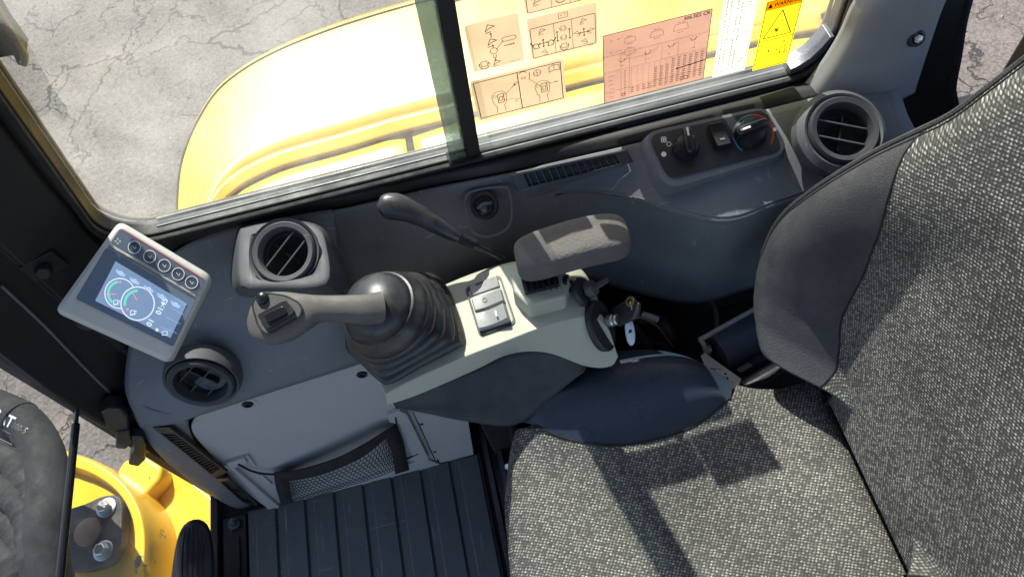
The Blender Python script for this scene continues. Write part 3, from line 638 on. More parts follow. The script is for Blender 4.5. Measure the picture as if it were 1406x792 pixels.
mk('rib', *prism([A(*q, .003) for q in ((355, 650), (360, 648), (374, 661), (370, 664))], an*.006), M['panel'], ap, bevel=.001)
mk('rib', *prism([A(*q, .003) for q in ((336, 622), (341, 621), (352, 636), (347, 638))], an*.006), M['panel'], ap, bevel=.001)
mk('seam', *tube([A(567, 565, .004), A(600, 637, .004)], .0013, 6, 1), M['ink'], ap)
for px, py in ((579, 582), (597, 620)): mk('clip', *box(A(px, py, .005), (.003, 0, 0), (0, .001, 0), (0, 0, .003)), M['ink'], ap)

# storage net
nt_ = thing('storage_net', 'black elastic mesh pocket stretched across the grey access panel', 'storage net', A(460, 640))
topl = [(376, 649), (400, 647), (430, 640), (465, 628), (500, 610), (530, 592), (546, 584)]
topi = [(392, 660), (412, 658), (440, 652), (470, 641), (500, 626), (524, 607), (534, 598)]
boti = [(398, 688), (420, 683), (448, 676), (478, 667), (505, 659), (528, 651), (546, 644)]
botl = [(384, 692), (415, 688), (445, 681), (478, 672), (508, 663), (535, 654), (562, 645)]
bul = [.010, .022, .030, .034, .032, .024, .012]
def NR(pts, k, add=0): return [A(*q, b*k+.006+add) for q, b in zip(pts, bul)]
mk('net_hem', *sheet([NR(topl, 1), [ (a+b)/2+an*.002 for a, b in zip(NR(topl, 1), NR(topi, 1.1))], NR(topi, 1.1)], 3, 5), M['net'], nt_, solid=.0025)
def strip(a, b, w0, w1): pass
el = [A(376, 649, .016), A(378, 665, .018), A(382, 680, .014), A(386, 692, .010)]; er = [A(396, 650, .024), A(396, 664, .028), A(398, 678, .022), A(402, 690, .016)]
mk('net_hem', *sheet([el, er], 1, 4), M['net'], nt_, solid=.003)
el = [A(527, 596, .032), A(535, 612, .034), A(540, 628, .026), A(543, 651, .016)]; er = [A(546, 584, .020), A(554, 606, .022), A(558, 626, .016), A(562, 645, .010)]
mk('net_hem', *sheet([el, er], 1, 4), M['net'], nt_, solid=.003)
Ti, Bi = np.array(cr(NR(topi, 1.1), 8)), np.array(cr(NR(boti, .75), 8))
def NP(u, v):
    i = min(max(u, 0), 1)*(len(Ti)-1); k = min(int(i), len(Ti)-2); f = i-k
    a = Ti[k]*(1-f)+Ti[k+1]*f; b = Bi[k]*(1-f)+Bi[k+1]*f; return a*(1-v)+b*v+an*.004*math.sin(math.pi*v)
hexm = MB(); nu, nv = 30, 9
def seg(a, b, r=.0008): hexm.add(tube([a, b], r, 4, 0, False))
for i in range(nu):
    for j in range(nv):
        u0 = (i+.5*(j % 2))/nu; v0 = j/nv; v1 = (j+.62)/nv; v2 = (j+1)/nv; uL = u0-.5/nu; uR = u0+.5/nu
        if uR > 1.001 or uL < -.001: continue
        jt = random.uniform(-.06, .06)/nv
        seg(NP(u0, v0+jt), NP(u0, v1+jt)); seg(NP(u0, v1+jt), NP(uL, v2)); seg(NP(u0, v1+jt), NP(uR, v2))
hexm.mk('net_mesh', M['net'], nt_)
for a in (((327, 637), (345, 646), (362, 650), (380, 651)), ((543, 572), (544, 580), (541, 586)), ((556, 630), (564, 627), (574, 622))):
    mk('elastic_cord', *tube([A(*q, .014) for q in a], .0022, 8, 4), M['net'], nt_)

# ================================================================== floor mat
fm = thing('floor_mat', 'dark ribbed rubber mat covering the cab floor', 'floor mat', (-.4, .2, 0))
MB().add(bx(-.652, -.15, -.30, .520, -.004, .004)).mk('mat_base', M['mat'], fm, bevel=.002)
g0_ = P(619, 646, .010)[0]; gx = sorted([g0_-k*.0622 for k in range(0, 8)]+[g0_+.0622, g0_+.1]); gx = [max(-.652, min(-.150, q)) for q in gx]
for a, b in zip(gx, gx[1:]):
    if b-a > .006:
        MB().add(prism([(a+.0012, -.298, .004), (b-.0012, -.298, .004), (b-.0025, -.298, .0115), (a+(b-a)*.32, -.298, .0115), (a+(b-a)*.28, -.298, .0095), (a+.0035, -.298, .0095)], (0, .812, 0))).mk('rib', M['mat'], fm, bevel=.0008)
# seat slide rails beside the mat
rl = thing('seat_rail', 'black steel slide rail on the floor left of the seat cushion', 'rail', (-.10, .3, 0))
MB().add(bx(-.138, -.128, -.25, .62, -.004, .035)).add(bx(-.110, -.100, -.25, .62, -.004, .05)).add(bx(-.128, -.110, -.25, .62, -.004, .006)).mk('rail_channel', M['dsteel'], rl, bevel=.001)
MB().add(bx(-.07, .40, -.10, .50, -.004, .20)).mk('seat_base', M['black'], rl, bevel=.01)
c = V(-.092, .46, .052); mk('rail_bolt', *lathe(c, (-.4, -.6, .7), [(.009, -.01), (.009, .004), (.004, .006)], 6), M['steel'], rl)
# ================================================================== operator seat
YC = .185
st_ = thing('operator_seat', 'operator seat in speckled tweed cloth with dark vinyl bolsters', 'seat', (.15, YC, .20))
OUTP = [(1125, 530), (1060, 540), (1003, 536), (965, 517), (930, 500), (905, 492), (880, 488), (855, 488), (830, 492), (795, 504), (760, 525), (735, 552), (715, 582), (703, 612), (697, 640), (692, 690), (696, 745), (700, 792)]
op = [P(a, b, .435)[:2] for a, b in OUTP]
op[0] = V(.40, op[1][1])
fr_ = [q for q in op if q[1] > YC]
mir = [V(q[0], 2*YC-q[1]) for q in reversed(fr_)]
outl = cr(np.array(fr_+mir), 10)
outl = resample(outl, 220)
back = np.linspace(outl[-1], outl[0], 40)[1:-1]
full = np.vstack([outl, back]); seg_a = outl[:-1]; seg_d = outl[1:]-outl[:-1]; seg_l = (seg_d**2).sum(1)
def dist(x, y):
    p = np.array([x, y])-seg_a; t = np.clip((p*seg_d).sum(1)/seg_l, 0, 1); q = p-seg_d*t[:, None]; return math.sqrt((q**2).sum(1).min())
def cz(x, y):
    d = min(dist(x, y), .004+max(0, .402-x)*1.5); r = .055; e = 1-math.sqrt(max(0, 1-(1-min(d/r, 1))**2))
    side = math.exp(-((abs(y-YC)-.215)/.055)**2)*.034*(1 if x > 0 else math.exp(-(x/.06)**2))
    return .482-.045*e+side-.010*math.exp(-((x-.15)/.15)**2-((y-YC)/.12)**2)-max(0, -.0-x)*.10
SEAM = [(735, 588), (765, 601), (800, 608), (835, 611), (870, 608), (905, 601), (940, 590), (972, 573), (1003, 546)]
seam = resample(cr([P(a, b, .484)[:2] for a, b in SEAM], 6), 60)
# vinyl lens between outline and seam
i0 = int(np.argmin(((outl-seam[0])**2).sum(1))); i1 = int(np.argmin(((outl-seam[-1])**2).sum(1)))
oseg = resample(outl[min(i0, i1):max(i0, i1)+1][::-1], 60) if i0 > i1 else resample(outl[i0:i1+1], 60)
v = []; n1 = 16
for k in range(n1+1):
    for a, b in zip(seam, oseg): q = a*(1-k/n1)+b*k/n1; v.append((q[0], q[1], cz(*q)))
for b in oseg: v.append((b[0], b[1], .385))
f = [(i*60+j, i*60+j+1, (i+1)*60+j+1, (i+1)*60+j) for i in range(n1+1) for j in range(59)]
mk('cushion_bolster', v, f, M['vinylb'], st_, uv=[(q[0], q[1]) for q in v])
mv = [(q[0], 2*YC-q[1], q[2]) for q in v]; mk('cushion_bolster', mv, f, M['vinylb'], st_)
# cloth top: centre -> outline with both seams cut out
ms = np.array([(q[0], 2*YC-q[1]) for q in seam])
lo, hi = min(i0, i1), max(i0, i1)
s1 = seam if i0 < i1 else seam[::-1]
N = len(outl); ol = np.vstack([outl[:lo], s1, outl[hi+1:N-hi-1], (ms if i0 > i1 else ms[::-1])[::1], outl[N-lo:]])
ol = np.vstack([ol, back]); cen = np.array([.17, YC]); n = len(ol); v = []; K = 26
for k in range(K+1):
    t = k/K
    for q in ol: p = cen+(q-cen)*t; v.append((p[0], p[1], cz(*p)))
isout = [dist(*q) < .003 for q in ol]
for q, o_ in zip(ol, isout): v.append((q[0], q[1], .385 if o_ or q[0] > .39 else cz(*q)-.004))

f = [(k*n+j, k*n+(j+1) % n, (k+1)*n+(j+1) % n, (k+1)*n+j) for k in range(K+1) for j in range(n)]
mk('cushion', v, f, M['cloth'], st_, uv=[(q[0], q[1]) for q in v])
mk('cushion_seam', *tube([(q[0], q[1], cz(*q)+.0003) for q in seam], .0016, 6, 1), M['net'], st_)
vb = [(q[0], q[1], .388) for q in full]; mk('cushion_pan', *prism(vb, (0, 0, -.05)), M['trim2'], st_, bevel=.008)
MB().add(bx(.0, .36, .0, .37, .20, .338)).mk('suspension', M['rubber'], st_, bevel=.02)
# backrest
def bx_(z): return .138+.32*z
OB = [(.46, .300), (.520, .302), (.526, .34), (.532, .385), (.542, .430), (.560, .466), (.59, .492), (.64, .509), (.68, .508), (.743, .491), (.79, .475), (.835, .458), (.92, .418), (.954, .411), (1.004, .400), (1.1, .385), (1.25, .36)]
SB = [(.46, .299), (.534, .301), (.56, .318), (.591, .340), (.625, .360), (.67, .366), (.716, .368), (.794, .378), (.849, .399), (.885, .425), (.905, .425), (.92, .418), (.954, .411), (1.004, .400), (1.1, .385), (1.25, .36)]
ip = lambda T, z: float(np.interp(z, [a for a, _ in T], [b for _, b in T]))
zz = np.r_[np.linspace(.46, .51, 8), np.linspace(.516, .60, 30)[:-1], np.linspace(.60, 1.24, 53)]
OBs = np.convolve(np.pad([ip(OB, z) for z in zz], 1, mode='edge'), np.ones(3)/3, 'valid'); SBs = np.convolve(np.pad([ip(SB, z) for z in zz], 1, mode='edge'), np.ones(3)/3, 'valid')
SBs = np.minimum(SBs, OBs-.0001)
def rec(dy):
    t = min(1, max(0, (dy-.045)/.125)); return t*t*(3-2*t)
def bpt(z, y, ye):
    dy = (ye-YC)-abs(y-YC); k = min(1, max(0, (.540-z)/.02))
    e = .036*(1-math.sqrt(max(0, 1-(1-min(dy/.050, 1))**2)))*(1-k)
    tuck = .9*max(0, .494-z)
    return (bx_(z)+rec(dy+.25*k)*.088*max(.08, 1-2.2*max(0, z-.5))+e+tuck, y, z)
def uvb(v): return [(q[1]-math.copysign(1, q[1]-YC)*(q[0]-bx_(q[2])-.088*max(.08, 1-2.2*max(0, q[2]-.5))-.9*max(0, .494-q[2])), q[2]*1.02) for q in v]
for side in (1, -1):
    v = []; nn_ = 14
    for i, z in enumerate(zz):
        for k in range(nn_+1): y = OBs[i]*(1-k/nn_)+SBs[i]*k/nn_; p = bpt(z, YC+side*(y-YC), OBs[i]); v.append(p)
    f = [(i*(nn_+1)+k, i*(nn_+1)+k+1, (i+1)*(nn_+1)+k+1, (i+1)*(nn_+1)+k) for i in range(89) for k in range(nn_) if OBs[i]-SBs[i] > .0003 or OBs[i+1]-SBs[i+1] > .0003]
    mk('backrest_bolster', v, f, M['vinyl'], st_)
    mk('piping', *tube([(bpt(z, YC+side*(OBs[i]-.006-YC), OBs[i])[0]-.0005, YC+side*(OBs[i]-.006-YC), z) for i, z in enumerate(zz) if z > .538], .0038, 8, 1), M['vinyl'], st_)
    mk('piping_seam', *tube([V(*bpt(z, YC+side*(OBs[i]-.0125-YC), OBs[i])) for i, z in enumerate(zz) if z > .538], .0011, 6, 1), M['net'], st_)
    mk('seam_stitch', *tube([V(*bpt(z, YC+side*(SBs[i]-YC), OBs[i]))+V(-.0002, 0, 0) for i, z in enumerate(zz)], .0014, 6, 1), M['net'], st_)
v = []; nn_ = 60
for i, z in enumerate(zz):
    for k in range(nn_+1): t = k/nn_; y = YC+(SBs[i]-YC)*(1-2*t); v.append(bpt(z, y, OBs[i]))
f = [(i*(nn_+1)+k, i*(nn_+1)+k+1, (i+1)*(nn_+1)+k+1, (i+1)*(nn_+1)+k) for i in range(89) for k in range(nn_)]
mk('backrest', v, f, M['cloth'], st_, uv=uvb(v))
# back shell closes the backrest
secs = []
for i in range(0, 90, 4): z = zz[i]; x = bx_(z)+(.036 if z > .545 else .09); h = OBs[i]-YC-.001; secs.append([(x, YC+h, z), (x+.05, YC+h-.004, z), (x+.12, YC+h*.6, z), (x+.13, YC, z), (x+.12, YC-h*.6, z), (x+.05, YC-h+.004, z), (x, YC-h, z)])
mk('backrest_shell', *loft(secs, closed=False, caps=False, n=1), M['trim2'], st_)
mk('recliner_bracket', *bx(.43, .50, .20, .28, .33, .50), M['dsteel'], st_, bevel=.004)

# ================================================================== beige console
co = thing('control_console', 'beige right-hand console carrying the joystick, switches and key', 'console', (0, .48, .55))
S = [[(486, 452, .585), (529, 541, .585), (532, 556, .566)],
     [(522, 425, .590), (566, 521, .590), (576, 541, .568)],
     [(600, 394, .600), (640, 489, .600), (652, 508, .570)],
     [(652, 373, .610), (690, 470, .608), (700, 486, .575)],
     [(705, 358, .620), (742, 450, .618), (750, 484, .572)],
     [(762, 352, .625), (794, 436, .618), (806, 503, .555)],
     [(796, 366, .620), (824, 440, .608), (838, 503, .555)],
     [(812, 388, .605), (838, 456, .596), (849, 490, .562)]]
S = [[P(*q) for q in s] for s in S]; secs = []
for bt, ft, fs in S:
    secs.append([bt+V(0, .006, -.06), bt+V(0, .004, -.008), bt+(ft-bt)*.05, bt+(ft-bt)*.5+V(0, 0, .0005), bt+(ft-bt)*.93, ft, ft+(fs-ft)*.12+V(0, -.001, 0), fs, fs+V(0, .012, -.02), (fs+bt)/2+V(0, 0, -.08)])
mk('console_body', *loft(secs, n=6), M['console'], co, sharp=50, bevel=.0025, seg=3)
def co_top(px, py):   # height of the console top
    best = None
    z = float(np.interp(px, [480, 560, 640, 700, 760, 810], [.585, .590, .602, .612, .621, .612])); return P(px, py, z)
tn = nrm(np.cross(S[3][1]-S[2][0], S[2][1]-S[3][0])); tn = tn if tn[2] > 0 else -tn
# dark side cover below
t_ = [(540, 557, .566), (580, 542, .567), (620, 523, .569), (655, 508, .570), (690, 490, .572), (720, 483, .572), (750, 485, .568), (806, 503, .552)]
b_ = [(544, 559, .556), (566, 566, .545), (600, 574, .535), (642, 582, .525), (700, 588, .50), (735, 572, .50), (765, 545, .51), (800, 512, .535)]
tt = [P(*q)+V(0, .004, 0) for q in t_]; bb = [P(*q)+V(0, .004, 0) for q in b_]; mm = [(a+b)/2+V(0, -.004, -.003) for a, b in zip(tt, bb)]
mk('side_cover', *sheet([tt, mm, bb, [q+V(0, .05, -.02) for q in bb]], 5, 5), M['trim2'], co, solid=.004)
# console foot / inner column so that it stands on the floor
MB().add(bx(-.12, .09, .50, .60, -.004, .56)).mk('console_column', M['rubber'], co, bevel=.01)
# switch bezel + three rockers
so2 = co_top(674, 422); 
def Tp(px, py, up=0): return PL(px, py, so2, tn)+tn*up
bz = rpoly([(638, 396), (688, 377), (711, 446), (659, 464)], 7, 4); bi = scalepoly(bz, .88)
nb = len(bz); v = [Tp(*q, 0) for q in bz]+[Tp(*q, .004) for q in scalepoly(bz, .97)]+[Tp(*q, .004) for q in bi]+[Tp(*q, .0005) for q in bi]
f = [(a*nb+i, a*nb+(i+1) % nb, (a+1)*nb+(i+1) % nb, (a+1)*nb+i) for a in range(3) for i in range(nb)]+[list(range(3*nb, 4*nb))]
mk('switch_bezel', v, f, M['knob'], co)
for (px, py), (ax, ay), hh, mk_, lf in (((666, 394), (20, -6.5), 8, None, .0035), ((672, 415), (21, -7), 9.5, None, .008), ((678, 439), (22, -7), 12, .0, .012)):
    c = Tp(px, py, .001); ey = Tp(px+ax, py+ay)-Tp(px, py); ex = Tp(px+hh*.3, py+hh)-Tp(px, py)
    r_ = rocker(co, c, ex*.92, ey*.98, tn, 'rocker_switch', None, lift=lf, m='rocker')
    if mk_ is not None: mk('switch_mark', *box(Tp(686, 437, .001)+tn*.0165, nrm(ex)*.0045, nrm(ey)*.0012, tn*.0004), M['white'], r_)
    elif lf > .005: mk('switch_mark', *lathe(Tp(668, 415, .001)+tn*.0075, tn, [(.0035, 0), (.0035, .0006), (.0028, .0006), (.0028, 0)], 16, caps=False), M['slat'], r_)
# armrest pedestal
pd_ = [(705, 388), (762, 380), (776, 402), (770, 425), (728, 432), (712, 415)]
mk('armrest_pedestal', *prism([P(a, b, .612) for a, b in [(703, 392), (770, 376), (784, 408), (778, 428), (728, 440), (708, 420)]], lambda p: V(.002, .004, .034)), M['console'], co, bevel=.004, seg=3)
mk('pedestal_recess', *box(P(742, 388, .648), (.024, 0, 0), (0, .012, 0), (0, 0, .004)), M['gloss'], co, bevel=.001)
for i in range(6): mk('rib', *box(P(722+i*8, 393-i*1.2, .653), (.0012, 0, 0), (0, .010, 0), (0, 0, .002)), M['knob'], co, smooth=False)
mk('pivot_knob', *lathe(P(770, 392, .632), (.9, -.2, .35), [(.010, -.012), (.012, -.006), (.011, .006), (.013, .009), (.013, .013), (.009, .014)], 28), M['gloss'], co)
# throttle dial, end face plate
en = nrm((.80, -.12, .58)); eo = P(808, 408, .612)
mk('dial_plate', *lathe(P(803, 402, .616)+en*.001, en, [(.022, -.006), (.021, .002), (.018, .003)], 36, sx=1.25), M['trim2'], co)
dk = MB(); dc = P(808, 398, .622); dk.add(lathe(dc, en, [(.012, 0), (.011, .010), (.006, .012)], 20)); dk.add(pillow(dc+en*.012, nrm(P(818, 392, .625)-P(798, 404, .62))*.016, nrm(P(812, 406, .62)-P(806, 392, .62))*.005, en*.008, .5, .5, 20, 10)); dk.mk('throttle_dial', M['grip'], co)
kp = P(826, 447, .598); kn = nrm((.70, -.36, .62))
mk('key_plate', *lathe(kp, kn, [(.029, -.006), (.029, .002), (.0265, .004), (.0265, .0025)], 40, ref=nrm(P(842, 470, .585)-P(812, 415, .61)), sx=1.25, sy=.85), M['knob'], co)
pr = Print(lambda a, b: kp+kn*.0048+nrm(P(842, 470, .585)-P(812, 415, .61))*a+nrm(np.cross(kn, P(842, 470, .585)-P(812, 415, .61)))*b)
pr.ring(-.018, 0, .006, .0012); pr.line(-.018, -.003, -.018, .003, .0012); pr.mk('key_marks', M['slat'], co)
mk('lock_barrel', *lathe(P(835, 441, .598)+kn*.003, kn, [(.0085, -.002), (.0085, .006), (.007, .008), (.0075, .012), (.006, .014)], 24), M['steel'], co)
# key and fob
kb = P(843, 436, .602)+kn*.006
ky = thing('ignition_key', 'black-headed key standing in the console lock', 'key', kb)
kd = nrm(P(869, 420, .628)-P(843, 436, .602)); ks = nrm(P(862, 436, .615)-P(852, 412, .615))
mk('key_blade', *box(kb+kd*.002, kd*.008, ks*.0045, np.cross(kd, ks)*.0012), M['steel'], ky)
hd = [(837, 424), (858, 412), (869, 409), (877, 416), (876, 436), (848, 448), (840, 444)]
hn_ = nrm(np.cross(kd, ks)); hn_ = hn_ if hn_@(CAM-kb) > 0 else -hn_
mk('key_head', *prism([PL(a, b, P(857, 428, .618), hn_) for a, b in hd], -hn_*.006), M['knob'], ky, bevel=.002)
kr = PL(865, 414, P(857, 428, .618), hn_)
mk('key_grommet', *lathe(kr, hn_, [(.0075, -.001), (.007, .001), (.0038, .001), (.0038, -.002)], 24, caps=False), M['brass'], ky)
fb = thing('key_fob', 'slim pale oval fob hanging from the ignition key', 'key fob', P(865, 455, .60))
mk('fob_ring', *tube([P(865, 414, .630), P(868, 425, .626), P(866, 438, .616), P(865, 446, .610)], .0016, 8), M['steel'], fb)
fbc = P(865, 455, .602); mk('fob_body', *pillow(fbc, nrm(P(868, 474, .592)-P(863, 438, .612))*.019, nrm(P(871, 455, .602)-P(859, 456, .602))*.0058, V(0, 0, .003)+kn*.0015, .5, .9, 24, 12), M['lightgrey'], fb)
mk('fob_mark', *box(fbc+V(0, -.001, .0042), (.0012, .003, 0), (.0022, 0, 0), (0, 0, .0003)), M['ink'], fb, smooth=False)

# ================================================================== armrest
ar = thing('armrest', 'worn grey foam armrest pad above the console, with strips of sunlight', 'armrest', P(775, 340, .66))
TL, TR, BR, BL = P(702, 318, .703), P(856, 289, .703), P(864, 331, .700), P(716, 371, .703)
cn = (TL+TR+BR+BL)/4; ex = (TR+BR-TL-BL)/4; ey = (TL+TR-BL-BR)/4; ez = nrm(np.cross(ex, ey)); ez = ez if ez[2] > 0 else -ez
vv, ff = pillow(cn-ez*.021, ex*1.05, ey*1.08, ez*.023, .38, .42, 60, 30)
vv = [q+ez*(.004*math.sin((q-cn)@nrm(ex)*34+.8))-ez*.003*((q-cn)@nrm(ex)/.08)**2 for q in vv]
mk('armrest_pad', vv, ff, M['foam'], ar)
mk('armrest_plate', *box(cn-ez*.046, ex*.55, ey*.4, ez*.004), M['knob'], ar, bevel=.002)

# ================================================================== joystick
jb = P(568, 462, .60); jt = P(520, 425, .694); ja = nrm(jt-jb)
js = thing('joystick', 'black joystick with pleated rubber boot and grip leaning forward', 'joystick', jb)
BASE = rpoly([(497, 470), (583, 376), (612, 384), (644, 470), (540, 530), (520, 520)], 30, 6)
BASE = [P(a, b, .597) for a, b in [(478, 478), (490, 440), (530, 400), (580, 378), (605, 384), (622, 410), (640, 466), (628, 480), (580, 504), (540, 527), (525, 524), (500, 500)]]
BASE = resample(cr(BASE, 6, True), 48, True)
u_, w_, _ = basis(ja, (1, 0, 0)); cap = P(531, 432, .668)
def ringat(c, r, sq=1.0): 
    return [c+r*(math.cos(t)*u_+math.sin(t)*w_) for t in np.linspace(0, 2*math.pi, 48, endpoint=False)]
top_ = ringat(cap, .060)
# align the rings by angle
def order(rg, c):
    rg = np.array(rg); cc_ = rg.mean(0); a = [math.atan2((q-cc_)@w_, (q-cc_)@u_) for q in rg]; k = int(np.argmin(np.abs(a))); rg = np.roll(rg, -k, 0)
    a1 = math.atan2((rg[3]-cc_)@w_, (rg[3]-cc_)@u_); return rg if a1 > 0 else np.roll(rg[::-1], 1, 0)
Bq = order(BASE, None); Tq = order(top_, None); secs = []
npl = 4; K = 64
for k in range(K+1):
    t = k/K; ring_ = Bq*(1-t)+Tq*t; cc_ = ring_.mean(0); s = .93+.12*abs(math.sin(math.pi*npl*t))**.7*(1 if t < .999 else 0)-(.03 if k == 0 else 0)
    secs.append(cc_+(ring_-cc_)*s)
mk('boot', *loft(secs, n=0, caps=False), M['boot'], js)
mk('boot_collar', *lathe(cap, ja, [(.061, -.002), (.0615, .004), (.058, .010), (.054, .017), (.0525, .021), (.0515, .024), (.046, .026)], 56, caps=False), M['boot'], js)
hc = cap+ja*.022
hemi = [(.049*math.cos(a), .049*math.sin(a)*.72) for a in np.linspace(0, math.pi/2-.02, 14)]
mk('boot_dome', *lathe(hc, ja, hemi, 48), M['boot'], js)
g0 = hc+ja*.020; g4 = P(383, 435, .742); g1 = P(500, 426, .728); g2 = P(466, 423, .737); g3 = P(425, 425, .742)
gsec = []
ctr = [P(520, 424, .712), P(500, 425, .722), P(470, 424, .731), P(440, 424, .737), P(420, 428, .741), P(395, 434, .744), P(370, 438, .745), P(352, 440, .742), P(344, 440, .740)]
wid = [.021, .0185, .0165, .0165, .0225, .0305, .0320, .0235, .010]; dep = [.024, .021, .019, .018, .017, .016, .015, .012, .006]
for i, c in enumerate(ctr):
    t = nrm(ctr[min(i+1, 8)]-ctr[max(i-1, 0)]); n_ = nrm(V(.05, -.35, .93)-t*(t@V(.05, -.35, .93))); s_ = np.cross(t, n_)
    gsec.append([c+s_*wid[i]*math.copysign(abs(math.cos(a))**.8, math.cos(a))+n_*dep[i]*math.copysign(abs(math.sin(a))**.8, math.sin(a)) for a in np.linspace(0, 2*math.pi, 28, endpoint=False)])
mk('grip', *loft(gsec, n=5), M['grip'], js)
jn = nrm((.02, -.33, .94)); jo = P(385, 434, .7455)
def J(px, py, up=0): return PL(px, py, jo, jn)+jn*(up+.012)
fo = rpoly([(352, 418), (366, 405), (398, 409), (418, 420), (420, 435), (375, 461), (362, 452)], 9, 4)
mk('grip_face', *prism([J(*q, 0) for q in fo], jn*.004), M['grip'], js, bevel=.0015)
rim = scalepoly(fo, 1.02); mk('face_groove', *tube([J(*q, .0035) for q in rim+rim[:1]], .0012, 6, 1, False), M['ink'], js)
sb = mk('switch_surround', *prism([J(*q, .004) for q in rpoly([(361, 436), (399, 415), (413, 433), (375, 456)], 4, 3)], jn*.006), M['knob'], js, bevel=.001)
mk('thumb_switch', *prism([J(*q, .0105) for q in rpoly([(371, 437), (398, 424), (404, 434), (378, 447)], 3, 3)], jn*.003), M['gloss'], sb, bevel=.001)
mk('thumb_button', *lathe(J(367, 413, .004), jn, [(.0078, 0), (.0078, .001), (.0068, .004), (.004, .0058), (.0005, .0062)], 28), M['gloss'], js)

# ================================================================== slim travel lever
lv = thing('control_lever', 'slim black lever with a worn rubber grip, leaning over from behind the armrest', 'lever', P(700, 355, .60))
lp = [P(700, 358, .60), P(660, 340, .635), P(628, 325, .665)]
mk('lever_rod', *tube([P(735, 372, .54)]+lp, .0055, 12), M['gloss'], lv)
mk('rod_sleeve', *tube([P(650, 335, .645), P(628, 325, .665)], .0075, 12, 1), M['rubber'], lv)
gp = [P(630, 326, .664), P(612, 316, .676), P(590, 303, .688), P(565, 291, .699), P(545, 284, .707), P(528, 284, .709), P(520, 287, .708)]
gs = []; gw = [.0085, .0115, .0135, .0155, .0185, .0170, .007]; gd = [.008, .010, .0115, .0125, .013, .012, .005]
for i, c in enumerate(gp):
    t = nrm(gp[min(i+1, 6)]-gp[max(i-1, 0)]); n_ = nrm(V(0, -.5, .86)-t*(t@V(0, -.5, .86))); s_ = np.cross(t, n_)
    gs.append([c+s_*gw[i]*math.cos(a)+n_*gd[i]*math.sin(a) for a in np.linspace(0, 2*math.pi, 24, endpoint=False)])
mk('lever_grip', *loft(gs, n=5), M['boot'], lv)
pr = Print(lambda u, v: PL(u, v, P(540, 276, .721), (0, -.4, .9)))
pr.ring(537, 274, 5, .9, n=18); pr.text('II', 537, 274, 7, -14, flip=-1); pr.mk('grip_mark', M['slat'], lv)

# ================================================================== display
mn = nrm((.30, -.42, .86)); mo = P(190, 400, .765)
def D(px, py, up=0): return PL(px, py, mo, mn)+mn*up
dp = thing('monitor_display', 'light grey instrument display with blue gauge screen and five round keys', 'display', mo)
ho_ = rpoly([(162, 300), (291, 377), (231, 499), (71, 427)], 12, 5)
f1 = scalepoly(ho_, .965); f2 = scalepoly(ho_, .90)
secs = [[D(*q, -.040) for q in scalepoly(ho_, .93)], [D(*q, -.034) for q in scalepoly(ho_, .985)], [D(*q, -.016) for q in ho_], [D(*q, -.005) for q in scalepoly(ho_, .985)], [D(*q, .0) for q in f2], [D(*q, .0) for q in scalepoly(ho_, .2)]]
mk('display_housing', *loft(secs, n=0), M['housing'], dp, sharp=50, bevel=.001)
mk('screen_bezel', *prism([D(*q, .0) for q in rpoly([(146, 340), (268, 412), (238, 476), (104, 410)], 3, 3)], mn*.0008), mat('screen glass with sky haze', (.14, .18, .25), .14, var=.1, coat=.5), dp, smooth=False)  # bezel colour carries the pale blue sky reflection
mk('screen', *prism([D(*q, .0008) for q in ((159, 359), (257, 417), (234, 464), (131, 413))], mn*.0006), M['lcd'], dp, smooth=False)
mk('key_strip', *prism([D(*q, .0) for q in rpoly([(165, 314), (282, 385), (272, 405), (152, 333)], 2, 3)], mn*.0008), mat('slate key strip', (.11, .13, .18), .4), dp, smooth=False)
mk('trim_line', *tube([D(149, 338, .001), D(270, 409, .001)], .0012, 6, 1), M['slat'], dp)
p = Print(lambda u, v: D(u, v, .0018))
W_, G_, R2, DD = 0, 1, 2, 3
AX = (math.cos(math.radians(-59)), math.sin(math.radians(-59)))
def gauge(x, y, r, ndl):
    p.ring(x, y, r, 1.5, W_, n=36); p.ring(x, y, r-4.6, 3.2, G_, 150 if ndl else 130, 262, 14); p.disc(x+(r-4.6)*math.cos(math.radians(272)), y+(r-4.6)*math.sin(math.radians(272)), 1.8, R2); 
gauge(165, 403, 20.5, 0)
p.m[-1] = R2
pc2 = len(p.v)
p2 = Print(lambda u, v: D(u, v, .0020)); p2.disc(189.5, 417, 22.5, 4, 30); p2.mk('gauge_face', [M['lcdw'], M['lcdg'], M['lcdr'], M['lcdd'], M['lcd']], dp)
p3 = Print(lambda u, v: D(u, v, .0023)); p3.ring(189.5, 417, 22.8, 1.6, W_, n=36); p3.ring(189.5, 417, 17.6, 3.4, G_, 170, 270, 14); p3.disc(175.5, 425, 1.9, R2)
p3.line(182, 401.5, 189, 413, 1.2, R2); p3.line(145, 404.5, 160, 404, 1.2, R2)
p3.text('01:45', 223, 421, 11, -62, W_, True, flip=-1); p3.text('01', 207, 443, 11, -62, W_, True, flip=-1)
